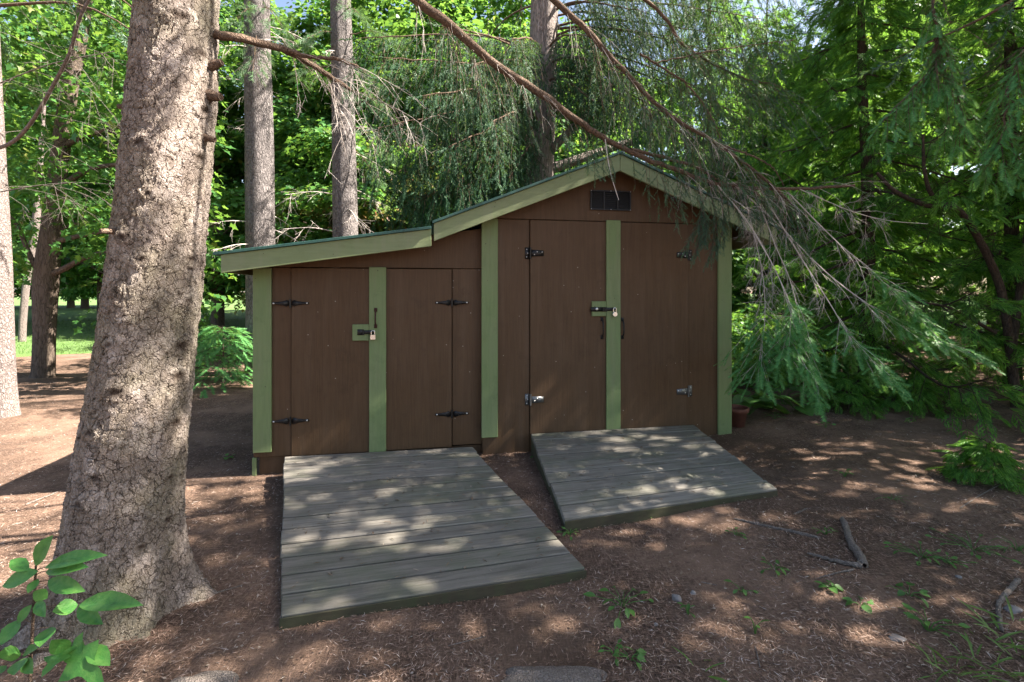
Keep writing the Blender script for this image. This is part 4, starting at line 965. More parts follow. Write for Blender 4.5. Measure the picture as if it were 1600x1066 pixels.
def maple_mesh(seed, h, r, z0, nl, per, leaf, temp=LEAF_MAPLE, rtrunk=.16, lean=.1, keep=1.0):
    """trunk with limbs and a crown of leaf sprays, in local coordinates"""
    rng = np.random.default_rng(seed); gt = Geo(); gl = Geo()
    path = np.array([[0, 0, -.1], [lean*.3, 0, h*.25], [lean, lean*.5, h*.55], [lean*1.3, lean, h*.95]])
    pts, _ = trunk_geo(gt, path, np.array([rtrunk, rtrunk*.85, rtrunk*.55, .02]), 40, 16, rng, .06, .5)
    C, D = [], []
    for i in range(nl):
        f = (i+rng.random())/nl; z = z0+(h*.95-z0)*f; a = i*2.39996+rng.uniform(-.4, .4)
        L = r*(math.sin(math.pi*(.22+.72*f))**.7)*rng.uniform(.7, 1.1)
        c = np.array([np.interp(z, pts[:, 2], pts[:, 0]), np.interp(z, pts[:, 2], pts[:, 1]), z]); dr = np.array([math.cos(a), math.sin(a), 0])
        lf = rng.uniform(.15, .45)*(1-.3*f)
        P = smooth_path([c, c+dr*L*.4+ZUP*lf*L*.55, c+dr*L*.75+ZUP*lf*L*.7, c+dr*L+ZUP*lf*L*.55], 12)
        V, Q = tubes(P, np.linspace(.045*(1-.6*f), .008, 12), 6); gt.add(V, Q)
        for s in range(8):
            t = .3+.7*(s+.5)/8; k = min(int(t*11), 10); sd = np.cross(dr, ZUP)*(1 if s % 2 else -1)
            b = P[k]; d = nrm(dr*rng.uniform(.2, .9)+sd*rng.uniform(.4, 1)+ZUP*rng.uniform(-.35, .3)); l = r*rng.uniform(.18, .36)
            e = b+d*l; V, Q = tubes(np.array([b, b+d*l*.5+ZUP*.03, e]), np.array([.010, .007, .004]), 4); gt.add(V, Q)
            C += [b+d*l*.45, e]; D += [d, d]
        C.append(P[-1]); D.append(dr)
    C, D = np.array(C), np.array(D)
    if keep < 1: q = rng.random(len(C)) < keep; C, D = C[q], D[q]
    leaf_sprays(gl, C, D, rng, per, r*.14+.14, leaf, temp)
    return gt, gl
def tree_from(gt, gl, bark, leafm, name, label, group, loc, rz, sc):
    e = empty(name, loc, rz); e.scale = (sc, sc, sc); tag(e, label, 'tree', group)
    gt.build('trunk', bark, e, smooth=True); gl.build('crown', leafm, e)
    return e
def copy_tree(src, loc, rz, sc, label=None, group=None, leafm=None):
    c = src.copy(); COL.objects.link(c); c.location = loc; c.rotation_euler = (0, 0, rz); c.scale = (sc[0], sc[0], sc[1]) if isinstance(sc, tuple) else (sc, sc, sc)
    if label: c['label'] = label
    if group: c['group'] = group
    for ch in src.children:
        d = ch.copy(); COL.objects.link(d); d.parent = c
        if leafm and ch.name.startswith('crown'):
            d.material_slots[0].link = 'OBJECT'; d.material_slots[0].material = leafm
    return c
def gl_(x, y): return (x, y, float(ground_z(x, y)))

# the dark maple between the trunks, its leafage layered over the lawn
e6, o6 = plain_tree('maple_tree', [(66, 596, 22), (68, 580, 19), (70, 520, 18.5), (72, 450, 22), (76, 400, 21), (86, 310, 16), (100, 200, 16), (112, 120, 14), (128, 40, 12), (140, -60, 10)], 8.5, 'dark maple trunk with low spreading limbs standing on the lawn edge', M['maple_bark'],
    [([U(78, 430, 8.5), U(100, 420, 8.4), U(135, 402, 8.2), U(170, 393, 8.0)], .06, .03), ([U(84, 380, 8.5), U(110, 372, 8.4), U(140, 366, 8.3), U(185, 360, 8.2)], .05, .025),
     ([U(90, 300, 8.5), U(120, 275, 8.4), U(150, 262, 8.3), U(200, 255, 8.2)], .06, .03), ([U(100, 230, 8.5), U(125, 215, 8.4), U(160, 205, 8.3), U(220, 190, 8.1)], .05, .025),
     ([U(66, 440, 8.5), U(45, 395, 8.4), U(25, 350, 8.3), U(5, 330, 8.2)], .045, .02), ([U(84, 310, 8.5), U(62, 275, 8.4), U(40, 250, 8.3)], .05, .025), ([U(82, 370, 8.5), U(110, 352, 8.6), U(150, 345, 8.8)], .03, .015)], seed=6, zmax=7.5)
g = Geo(); C = []; D = []
for _ in range(430):
    px = r3.uniform(-60, 330); py = r3.uniform(-60, 500); Y = r3.uniform(7.2, 10.5)
    if 55 < px < 125 and py > 330: continue
    if py > 430 and (px < 110 or r3.random() < .5): continue
    C.append(U(px, py, Y)); D.append([r3.normal(), r3.normal(), -.2])
leaf_sprays(g, np.array(C), np.array(D), r3, 32, .34, .125, LEAF_MAPLE)
g.v = [v-o6 for v in g.v]; g.build('crown', M['maple_leaf'], e6)
e7, o7 = plain_tree('maple_tree', [(34, 562, 7), (36, 500, 6.5), (44, 420, 6.5), (56, 350, 7), (62, 250, 6)], 14, 'slender pale trunk beyond the dark maple on the lawn', M['pale_bark'], seed=8, zmax=7)

# woodland behind: maples copied with turns and sizes
LEAF_MID = poly_leaf([(0, 0), (.1, .36), (.48, .42), (1, 0)], .1, .2)
bk = [maple_mesh(101, 8.0, 2.9, .9, 18, 54, .16, LEAF_MID), maple_mesh(102, 9.0, 3.2, 1.2, 18, 54, .16, LEAF_MID), maple_mesh(103, 5.2, 2.3, .4, 15, 54, .13), maple_mesh(104, 13.5, 4.2, 1.6, 30, 60, .19, LEAF_MID, .24)]
GRP = 'leafy maples beyond the shed'
LBL = 'leafy green maple in the sunlit wood beyond the shed'
src = [tree_from(gt, gl, M['maple_bark'], M['maple_leaf'], 'maple_tree', LBL, GRP, gl_(*xy), rz, sc) for (gt, gl), xy, rz, sc in zip(bk, ((-6.2, 17.5), (-1.6, 14.0), (-3.3, 11.2), (-5.0, 19.5)), (0, 1, 2, 3), (1, 1, 1, 1))]
spots = [(0, 1.2, 15.5, 2.1, 1.1), (2, -.6, 12.0, 1.2, .95), (3, -16.5, 20, 1.0, 1.0), (3, -11.5, 19, 2.0, 1.0), (3, -.8, 18, 3.4, .95), (3, -8.2, 25, 5.0, 1.1), (3, 2.2, 24, 4.0, 1.0), (3, -21, 25, 4.0, 1.1), (3, -26, 22, 3.0, 1.0), (3, 14, 14, 3.0, 1.0), (3, 19, 18, 5.0, 1.0), (0, -9.5, 20, 3.0, 1.25), (1, -6.5, 20, 5.1, 1.2), (1, -14, 23, .7, 1.2), (0, -3, 19, 4.4, 1.2), (1, 1.5, 21, 2.6, 1.25), (2, 2.6, 12.6, 3.3, .9), (2, 4.4, 11.6, 5.3, .9),
         (0, 7.5, 17, 1.9, .75), (0, 10.5, 17, 3.7, 1.2), (1, 13, 22, 4.9, 1.3), (0, 17, 26, 1.0, 1.4), (2, 7.0, 12.5, .2, 1.0), (1, -20, 27, 2.2, 1.4), (0, -24, 34, 2.2, 1.6), (1, -12, 34, 5.2, 1.7), (0, -2, 32, 1.2, 1.7), (1, 8, 32, 3.2, 1.7), (1, -9.5, 27, 3.2, 1.4), (3, -46, 43, 1.0, 1.2), (3, -38, 46, 2.0, 1.2), (3, -31, 44, 3.0, 1.2), (2, -42, 40, .5, 1.6), (2, -36, 41, 2.5, 1.7), (2, -32, 39, 4.5, 1.6), (2, -47, 42, 5.5, 1.6), (2, -27, 41, 1.5, 1.7), (2, -39, 43, 3.5, 1.7)]
TALL, LOW, FAR = 'tall maple towering over the lower trees in the wood beyond the shed', 'low bushy young maple at the edge of the wood beyond the shed', 'distant leafy maple on the far side of the lawn'
src[2]['label'], src[2]['group'] = LOW, 'low maples beyond the shed'; src[3]['label'], src[3]['group'] = TALL, 'tall maples beyond the shed'
for (k, x, y, rz, sc) in spots: copy_tree(src[k], gl_(x, y), rz, sc, FAR if y > 38 else None, 'distant maples past the lawn' if y > 38 else None)
SG = 'unseen maple added past the cedars, thinned to cast dappled shade'
sm = tree_from(*maple_mesh(105, 9.2, 3.2, 1.4, 17, 46, .15, LEAF_KITE, keep=.5), M['maple_bark'], M['maple_leaf'], 'maple_tree', SG, 'unseen maples added for shade', gl_(6.9, 2.0), 2.0, 1.0)  # out of view, added to shade the clearing; sprays thinned for dapples
for (x, y, rz, sc) in ((7.6, 5.0, 4.4, 1.05), (9.8, 3.4, 1.0, 1.2)): copy_tree(sm, gl_(x, y), rz, sc)
TL = 'maple with yellowing and reddish leaves seen between the two pine trunks'
copy_tree(src[2], gl_(-2.9, 12.6), 4.2, 1.0, TL, 'turning maples', M['turning_leaf']); copy_tree(src[2], gl_(-4.4, 11.6), .6, .75, TL, 'turning maples', M['turning_leaf'])

# ------------------------------------------------------------------ cedars on the far side of the shed
def cedar_mesh(seed, h, r, z0, nb, tw=.22, per=4):
    rng = np.random.default_rng(seed); gt = Geo(); gl = Geo(); sh = Shoots()
    path = np.array([[0, 0, -.1], [.05, 0, h*.3], [0, .05, h*.65], [.02, 0, h]])
    pts, _ = trunk_geo(gt, path, np.array([.085, .07, .045, .012]), 36, 14, rng, .08, .5)
    for i in range(nb):
        f = (i+rng.random())/nb; z = z0+(h*.97-z0)*f; a = i*2.39996+rng.uniform(-.5, .5); L = (r*(1-f)**.75+.25)*rng.uniform(.65, 1.15)
        dr = np.array([math.cos(a), math.sin(a), 0]); c = np.array([0, 0, z])
        P = smooth_path([c, c+dr*L*.35-ZUP*.10*L, c+dr*L*.7-ZUP*.22*L, c+dr*L-ZUP*.12*L], 14); V, Q = tubes(P, np.linspace(.024*(1-.6*f), .004, 14), 5); gt.add(V, Q)
        ns = int(6+L*6)
        for s in range(ns):
            t = .1+.9*(s+rng.random())/ns; k = min(int(t*13), 12); b = P[k]; sd = np.cross(dr, ZUP)*(1 if s % 2 else -1)
            d = nrm(dr*rng.uniform(.3, 1)+sd*rng.uniform(.3, .9)+ZUP*rng.uniform(-.7, .05)); l = rng.uniform(.25, .5)*(.6+.4*r/2)
            u = np.linspace(0, 1, 5)[:, None]; q = b+d*l*u-ZUP*.22*l*u**2; V, Q = tubes(q, np.linspace(.005, .002, 5), 3); gt.add(V, Q)
            m = per; tt = rng.random(m); bp = b+d*l*tt[:, None]-ZUP*.22*l*(tt**2)[:, None]
            fd = d+rng.normal(0, .45, (m, 3))-ZUP*rng.uniform(.1, .6, (m, 1)); sh.add(bp, fd, ZUP*.6+rng.normal(0, .6, (m, 3)), tw*rng.uniform(.6, 1.25, m))
            sh.add(q[-1], d-ZUP*.3, ZUP+rng.normal(0, .4, 3), np.array([tw*1.2]))
    m = 800; z = rng.uniform(.6, h*.95, m); a = rng.uniform(0, 6.28, m); q = rng.uniform(.08, .6, m)*(1-.5*z/h)
    sh.add(np.stack([np.cos(a)*q, np.sin(a)*q, z], 1), np.stack([np.cos(a), np.sin(a), rng.uniform(-.9, 0, m)], 1), ZUP+rng.normal(0, .5, (m, 3)), tw*rng.uniform(.9, 1.6, m))
    sh.into(gl, FRONDS, rng)
    return gt, gl
cA, cB = cedar_mesh(201, 7.2, 1.9, .45, 48), cedar_mesh(202, 8.5, 2.1, .6, 50)
CL = 'dense green cedar further back among the other cedars'
CG = 'cedars beside the shed'
ca = tree_from(*cA, M['cedar_bark'], M['cedar_frond'], 'cedar_tree', CL, CG, gl_(4.5, 6.2), .3, 1.0)
cb = tree_from(*cB, M['cedar_bark'], M['cedar_frond'], 'cedar_tree', CL, CG, gl_(6.6, 6.4), 1.2, 1.0)
ca['label'] = 'dense cedar standing directly behind the drooping light green sprays'; cb['label'] = 'tall cedar with drooping flat fronds behind the bare curving stems'
for (s, x, y, rz, sc) in ((ca, 10.8, 8.6, 2.2, 1.1), (cb, 7.2, 10.0, 4.0, .9), (ca, 9.2, 6.2, 1.0, 1.1), (cb, 8.4, 11.5, .4, 1.1), (cb, 4.5, 11.0, 2.0, 1.12), (ca, 6.4, 12.2, 1.0, 1.2), (ca, 3.4, 9.6, 5.1, .5), (cb, 7.2, 4.9, 3.3, .8)): copy_tree(s, gl_(x, y), rz, sc, CL)

# spruce past the edge of the clearing, its pale boughs reaching in above the path
r6 = np.random.default_rng(61)
oe = np.array([5.0, 2.7, 0.0]); oe[2] = float(ground_z(5.0, 2.7))
edge = empty('spruce_tree', oe); tag(edge, 'spruce with fresh light green boughs hanging in front of the cedars', 'tree')
g = Geo(); trunk_geo(g, np.array([[0, 0, -.1], [.03, 0, 3], [0, .05, 7], [0, 0, 11]]), np.array([.2, .17, .1, .02]), 50, 20, r6, .05, .5); g.build('trunk', M['pine_bark'], edge, smooth=True)
g = Geo(); spruce_crown(g, lambda z: np.array([0, 0, z]), 3.3, 10.8, 26, 2.5, r6, tw=.2, n2=10, l2=.7); g.build('crown', [M['branch_bark'], M['spruce_needle']], edge)
gw = Geo(); gn = Geo(); sh = Shoots()
for (pth, n2, l2) in [([U(1640, -90, 2.9), U(1560, -60, 2.95), U(1465, -5, 3.0), U(1464, 50, 3.0), U(1462, 90, 3.0), U(1440, 125, 3.0), U(1380, 190, 3.0)], 40, .36),
                      ([U(1464, 60, 3.0), U(1462, 90, 3.0), U(1490, 140, 2.95), U(1510, 200, 2.9)], 24, .34),
                      ([U(1700, -20, 2.6), U(1640, 40, 2.6), U(1590, 100, 2.6), U(1570, 200, 2.6), U(1560, 230, 2.6)], 34, .34),
                      ([U(1720, 60, 2.5), U(1650, 150, 2.5), U(1610, 240, 2.5)], 16, .3)]:
    p_ = np.array(pth)-oe
    conifer_limb(gw, sh, p_, .011, .003, n2, l2, r6, live0=.35, pend=.45, droop=.35, tw=.10, spread=.9, npts=24, tstep=.28, l2end=.6, twist=.3)
    dead_sprays(gw, p_, 10, .3, r6, .002, 2, .1, .7, .3)
sh.into(gn, TW_FIR, r6); gn.build('fresh_sprays', M['fir_needle'], edge); gw.build('bough', M['branch_bark'], edge)
# dead curved cedar limb showing inside the shade
def dead_limb_tree():
    o = np.array([*U(1560, 600, 5.4)[:2], 0.15]); e = empty('dead_cedar', o); tag(e, 'bare dark cedar stems curving through the shaded fronds', 'tree')
    g = Geo(); 
    for pth, ra, rb in (([U(1590, 660, 5.4), U(1580, 560, 5.4), U(1560, 440, 5.3), U(1500, 330, 5.1), U(1450, 322, 5.0), U(1400, 300, 4.9), U(1370, 270, 4.9)], .05, .015), ([U(1500, 330, 5.1), U(1460, 310, 5.0), U(1445, 270, 4.9), U(1442, 210, 4.8)], .03, .01),
                        ([U(1555, 520, 5.3), U(1480, 480, 5.0), U(1400, 470, 4.8)], .02, .006), ([U(1580, 560, 5.4), U(1600, 400, 5.5), U(1620, 250, 5.6)], .04, .02)):
        V, Q = tubes(smooth_path(pth, 26), np.linspace(ra, rb, 26), 8); g.add(V-o, Q)
        gg = Geo(); dead_sprays(gg, pth, 9, .5, r6, .004, 2, .2, 1, .3); g.add(gg.v[0]-o, gg.f4[0])
    g.build('trunk', M['cedar_bark'], e, smooth=True)
dead_limb_tree()

# ------------------------------------------------------------------ low plants
r7 = np.random.default_rng(71)
def low_fir(label, px, py, h, w_, seed, m, temps, tw, nb=26, cat='shrub', name='fir_shrub'):
    r = np.random.default_rng(seed); b = on_ground(px, py); e = empty(name, b); tag(e, label, cat)
    gt = Geo(); gl = Geo(); sh = Shoots(); V, Q = tubes(np.array([[0, 0, -.02], [.01, 0, h*.5], [0, 0, h*.95]]), np.array([.02, .012, .004])*h, 6); gt.add(V, Q)
    for i in range(nb):
        f = i/nb; a = i*2.4; L = w_*(1-f*.8)*r.uniform(.6, 1.15); c = np.array([0, 0, .05*h+h*.9*f]); dr = np.array([math.cos(a), math.sin(a), .25])
        conifer_limb(gt, sh, [c, c+dr*L*.5, c+dr*L-ZUP*.25*L], .006*h, .002, 9, L*.6, r, live0=.1, pend=.1, droop=.3, tw=tw, npts=8, seg=4, tstep=.5)
    sh.into(gl, temps, r); gt.build('stem', M['cedar_bark'], e); gl.build('foliage', m, e); return e
low_fir('pale sunlit young fir at the foot of the pines beside the lean-to', 348, 602, 1.0, .85, 1, M['fir_needle'], TW_FIR, .2, 26)
low_fir('small dark cedar seedling on bare ground in front of the cedars', 1540, 750, .30, .33, 2, M['cedar_frond'], FRONDS, .11, 15, 'shrub', 'cedar_seedling')
low_fir('low ferny cedar seedling in deep shade under the drooping sprays', 1420, 640, .4, .5, 3, M['cedar_frond'], FRONDS, .13, 15, 'shrub', 'cedar_seedling')
low_fir('spreading dark cedar seedling just past the hanging light green sprays', 1325, 640, .45, .5, 6, M['cedar_frond'], FRONDS, .13, 15, 'shrub', 'cedar_seedling')

def leafy_plant(name, label, base, n, h, spread, leaf, temp, m, seed, cat='plant', group=None, updir=.5, stems=True):
    r = np.random.default_rng(seed); e = empty(name, base); tag(e, label, cat, group); g = Geo(); gt = Geo()
    a = np.arange(n)*2.4+r.uniform(-.3, .3, n); rr = spread*r.uniform(.25, 1, n); z = h*r.uniform(.3, 1, n)*(1-.4*rr/spread)
    tip = np.stack([np.cos(a)*rr, np.sin(a)*rr, z], 1); d = np.stack([np.cos(a), np.sin(a), r.uniform(-.4, updir, n)], 1)
    V, Fc = place(*temp, d, ZUP+r.normal(0, .25, (n, 3)), tip, leaf*r.uniform(.65, 1.2, n)); g.add(V, Fc)
    if stems:
        S = np.stack([np.zeros((n, 3))-[0, 0, .01], tip*[.4, .4, .7], tip], 1); V, Q = tubes(S, np.tile([.0025, .002, .0014], (n, 1)), 4); gt.add(V, Q); gt.build('stem', m, e)
    g.build('foliage', m, e); return e
# broad-leaved plants at the shed corner
leafy_plant('broadleaf_plant', 'clump of broad dark leaves beside the terracotta pot', on_ground(1170, 648), 22, .32, .38, .24, LEAF_BROAD, M['weed_leaf'], 11)
leafy_plant('broadleaf_plant', 'broad-leaved clump on bare ground beneath the drooping sprays', on_ground(1225, 632), 20, .26, .42, .22, LEAF_BROAD, M['weed_leaf'], 12)
# sunlit undergrowth behind
g = Geo(); C = []; D = []
for _ in range(380):
    x = r7.uniform(1.9, 5.2); y = r7.uniform(6.6, 10.5); z = r7.uniform(.05, 1.5)*(.35+.65*(y-6.4)/4.1); C.append([x, y, z+.15]); D.append([r7.normal(), r7.normal(), .2])
leaf_sprays(g, np.array(C), np.array(D), r7, 26, .26, .10, LEAF_MAPLE)
for _ in range(1): pass
tag(g.build('undergrowth', M['maple_leaf']), 'sunlit leafy undergrowth past the tall corner of the shed', 'undergrowth', kind='stuff')
g = Geo(); C = []; D = []
for _ in range(300):
    x = r7.uniform(-5.2, 1.5); y = r7.uniform(9.2, 11.5); z = r7.uniform(.05, 1.0); C.append([x, y, z]); D.append([r7.normal(), r7.normal(), .2])
    if x < -4.3: C.pop(); D.pop()
leaf_sprays(g, np.array(C), np.array(D), r7, 24, .28, .11, LEAF_MAPLE)
tag(g.build('undergrowth', M['turning_leaf']), 'pale tangled undergrowth behind the lean-to', 'undergrowth', kind='stuff')

# the sapling by the great trunk
sb = np.array([-1.60, 1.62, float(ground_z(-1.6, 1.62))])
sap = empty('maple_sapling', sb); tag(sap, 'young sapling with large fresh green leaves at the foot of the great spruce', 'sapling')
SY = 1.66
g = Geo(); V, Q = tubes(smooth_path([np.array([-1.60, 1.62, 0]), U(47, 1060, SY), U(52, 960, SY), U(55, 905, SY), U(56, 884, SY)], 20)-sb, np.linspace(.006, .003, 20), 7); g.add(V, Q)
lv = [((55, 884), (72, 840), 30, 0, 0), ((45, 892), (14, 872), 20, .02, 0), ((70, 887), (152, 859), 26, -.03, 0), ((72, 893), (124, 880), 24, -.05, 0), ((60, 893), (-4, 914), 27, -.02, 0), ((75, 907), (121, 921), 24, -.05, 0), ((124, 945), (206, 934), 30, -.08, 0), ((122, 945), (84, 952), 28, -.04, 0), ((122, 948), (151, 972), 22, -.06, 0),
      ((50, 945), (22, 976), 16, -.02, 0), ((32, 968), (-3, 1006), 30, -.05, 0), ((80, 980), (60, 1006), 26, -.06, 0), ((112, 1010), (148, 1068), 60, -.09, 1), ((108, 1014), (62, 1050), 50, -.08, 1), ((108, 1016), (80, 1006), 26, -.04, 0), ((138, 1012), (168, 1034), 26, -.04, 0), ((33, 1022), (0, 1020), 28, -.04, 0), ((34, 1030), (20, 1050), 24, -.05, 0), ((38, 1020), (50, 1012), 16, -.03, 0), ((10, 1040), (-15, 1055), 24, -.03, 0), ((52, 925), (75, 935), 18, .03, 0), ((58, 940), (65, 960), 16, -.05, 0), ((60, 905), (42, 925), 16, -.03, 0), ((40, 1030), (44, 1050), 18, -.05, 0)]
r8 = np.random.default_rng(81)
for (b, t_, wd, dy, kind) in lv:
    pb, pt = U(b[0], b[1], SY-.01), U(t_[0], t_[1], SY+dy-.02); L = np.linalg.norm(pt-pb); tv, tf = (LEAF_MAPLE_FINE if kind else LEAF_OVAL)
    tv = tv.copy(); wmax = np.abs(tv[:, 1]).max()*2; tv[:, 1] *= (wd/F*SY)/L/wmax
    gg = Geo(); V, Fc = place(tv, tf, (pt-pb)[None], np.array([[r8.uniform(-.2, .2), -.75, .75]])+r8.normal(0, .15, (1, 3)), (pb-sb)[None], np.array([L])); gg.add(V, Fc); gg.build('leaf', M['sapling_leaf'], sap)
    st = U(np.interp(b[1], [884, 1060], [56, 47]), min(b[1]+6, 1062), SY); V, Q = tubes(np.array([st, (st+pb)/2+[0, 0, .004], pb])-sb, np.array([.0018, .0015, .0013]), 4); g.add(V, Q)
g.build('stem', M['branch_bark'], sap)

# weeds and grass tufts on the clearing
WG = 'small weeds scattered over the clearing'
weeds = [(972, 946, 13, .05, .13, .07, LEAF_OVAL), (890, 835, 10, .04, .06, .045, LEAF_OVAL), (1006, 806, 9, .04, .06, .04, LEAF_OVAL), (1210, 888, 8, .03, .07, .05, LEAF_OVAL), (1295, 920, 7, .03, .05, .05, LEAF_BROAD), (1345, 946, 6, .03, .05, .05, LEAF_BROAD), (1160, 925, 5, .04, .05, .05, LEAF_OVAL), (1075, 960, 5, .05, .03, .04, LEAF_OVAL),
         (1440, 870, 14, .05, .14, .05, LEAF_OVAL), (1520, 858, 16, .05, .18, .05, LEAF_OVAL), (1395, 780, 8, .03, .1, .06, LEAF_BLADE), (1450, 985, 12, .08, .1, .06, LEAF_OVAL), (1320, 745, 6, .08, .05, .05, LEAF_OVAL), (1480, 880, 8, .05, .08, .05, LEAF_OVAL), (1210, 655, 7, .08, .07, .07, LEAF_OVAL), (1290, 668, 6, .06, .06, .07, LEAF_OVAL),
         (355, 716, 4, .02, .05, .06, LEAF_BROAD), (1150, 836, 6, .04, .05, .045, LEAF_OVAL), (985, 1030, 7, .03, .06, .045, LEAF_BROAD), (960, 1020, 6, .04, .05, .05, LEAF_OVAL), (1180, 990, 3, .08, .03, .06, LEAF_OVAL), (1590, 860, 8, .08, .07, .06, LEAF_BLADE), (840, 715, 6, .03, .05, .04, LEAF_OVAL), (1290, 835, 6, .05, .05, .04, LEAF_OVAL), (1420, 930, 7, .04, .06, .05, LEAF_BROAD)]
WL = {0: 'largest leafy weed rosette beside the rounded grey stone', 1: 'small weed at the low corner of the shorter ramp', 9: 'wide low patch of weeds in the sunny litter', 16: 'flat-leaved weed on the shaded ground beside the lean-to', 22: 'tiny weed in the gap between the two ramps', 14: 'small weed near the terracotta pot and broad leaves'}
for i, (px, py, n, h, sp, lf, tp) in enumerate(weeds):
    leafy_plant('weed', WL.get(i, 'small green weed sprouting from the needle litter'), on_ground(px, py), n, h, sp, lf*.75, tp, M['weed_leaf'], 300+i, 'weed', WG)
for i, (px, py, n, h) in enumerate([(1495, 1062, 16, .09), (1530, 1050, 7, .08), (1545, 1010, 6, .10), (1570, 1005, 7, .12), (1585, 985, 6, .11), (1470, 1058, 7, .07), (1560, 1060, 8, .08), (1094, 1058, 4, .11), (1595, 1040, 12, .09)]):
    leafy_plant('grass_tuft', 'tuft of green grass blades growing through the litter', on_ground(px, py), n, .05, .05, h, LEAF_BLADE, M['grass_blade'], 400+i, 'grass', 'grass tufts at the sunny edge of the clearing', 1.6, False)

# ------------------------------------------------------------------ sticks, stones, pot
def stick(label, paths, name='fallen_branch', cat='branch', sink=.25):
    first = on_ground(*paths[0][0][0]); e_pts = []
    g = Geo()
    for pix, ra, rb in paths:
        n = 5*len(pix); pts = smooth_path([on_ground(*q)+ZUP*ra*(1-sink) for q in pix], n); pts += r7.normal(0, ra*.12, pts.shape)
        rad = np.linspace(ra, rb, n)*(1+r7.normal(0, .10, n)); rad[0] *= .5; rad[-1] *= .5
        V, Q = tubes(pts, rad, 9); g.add(V-first, Q)
    o = g.build(name, M['ground_stick'], smooth=True); o.location = first; return tag(o, label, cat)
stick('thick forked grey branch lying on the needle litter', [([(1316, 812), (1322, 830), (1330, 852), (1343, 872), (1350, 888)], .017, .021), ([(1348, 888), (1325, 884), (1300, 878), (1262, 868)], .014, .006), ([(1335, 891), (1310, 896), (1272, 906)], .005, .003)])
stick('thin straight grey stick lying near the shorter ramp', [([(1146, 811), (1180, 819), (1225, 829), (1282, 842)], .006, .009)])
stick('knobbly reddish root-like stick lying beside a flat stone', [([(1592, 908), (1578, 925), (1562, 945), (1561, 965), (1566, 990)], .012, .008)])
for i, q in enumerate([([(1095, 640+270), (1120, 915)], .003), ([(1500, 795), (1540, 770), (1600, 740)], .005), ([(1240, 805), (1262, 795)], .006), ([(700, 1010), (760, 995)], .003), ([(1180, 1010), (1188, 1045)], .003), ([(1310, 700), (1360, 706)], .004), ([(330, 930), (380, 915)], .004), ([(40, 790), (90, 770)], .008)]):
    stick('short thin twig lying on the forest floor', [(q[0], q[1], q[1]*.6)], 'fallen_twig', 'twig')['group'] = 'thin twigs on the forest floor'
def rock(label, px, py, sx_, sy_, sz_, seed, m, up=.4, name='stone', group=None):
    r = np.random.default_rng(seed); b = on_ground(px, py); bm = bmesh.new(); bmesh.ops.create_icosphere(bm, subdivisions=4 if sx_ > .1 else 3, radius=1)
    ph = r.uniform(0, 6, 6)
    for v in bm.verts:
        c = v.co; k_ = 1+.16*math.sin(2.1*c.x+ph[0])*math.sin(2.6*c.y+ph[1])+.1*math.sin(4*c.z+3*c.x+ph[2])+.07*math.sin(7*c.y+5*c.x+ph[3])+.03*math.sin(13*c.x+11*c.z+ph[4])
        v.co = Vector((c.x*sx_*k_, c.y*sy_*k_, c.z*sz_*k_))
    me = bpy.data.meshes.new(name); bm.to_mesh(me); bm.free(); o = link_mesh(name, me, m, smooth=True); o.location = b+ZUP*sz_*up; o.rotation_euler = (0, 0, r.uniform(-.3, .3)); return tag(o, label, 'stone', group)
rock('rounded grey stone beside the large leafy weed', 1057, 938, .02, .018, .018, 1, M['stone'])
rock('tiny pale stone next to the rounded grey stone', 1083, 928, .012, .01, .01, 2, M['pale_stone'])
rock('flat grey stone beside the knobbly stick', 1582, 955, .034, .022, .014, 3, M['stone'])
rock('flat pale stone half buried in open litter', 1402, 998, .03, .02, .008, 4, M['stone'], .2)
rock('small bright white pebble on the litter', 1025, 977, .009, .008, .007, 7, M['pale_stone'])
rock('small pale pebble in the sunny litter patch', 1498, 903, .014, .01, .008, 8, M['stone'])
rock('broad rough grey boulder barely showing above the litter', 875, 1066, .21, .09, .03, 5, M['ground_stick'], -.25, 'boulder')
rock('pale sunlit boulder hump between trunk roots and litter', 318, 1072, .13, .07, .03, 6, M['ground_stick'], -.2, 'boulder')
pb = np.array([2.25, 4.9, float(ground_z(2.25, 4.9))])
pot = empty('flower_pot', pb); tag(pot, 'terracotta flower pot tucked behind the corner post of the shed', 'pot')
prof_ = [(0, .001), (.085, .001), (.112, .15), (.125, .15), (.128, .19), (.114, .19), (.105, .15), (.1, .14)]
n = 32; an = np.arange(n)*2*math.pi/n; V = np.array([[r_*math.cos(a), r_*math.sin(a), z_] for r_, z_ in prof_ for a in an]); Q = [[i*n+j, i*n+(j+1) % n, (i+1)*n+(j+1) % n, (i+1)*n+j] for i in range(len(prof_)-1) for j in range(n)]
g = Geo(); g.add(V, Q); g.build('pot_wall', M['terracotta'], pot, smooth=False)
g = Geo(); V = np.vstack([[[0, 0, .15]], [[.106*math.cos(a), .106*math.sin(a), .14] for a in an]]); g.add(V, np.stack([np.zeros(n, int), 1+np.arange(n), 1+(np.arange(n)+1) % n], 1)); g.build('potting_soil', M['soil'], pot)

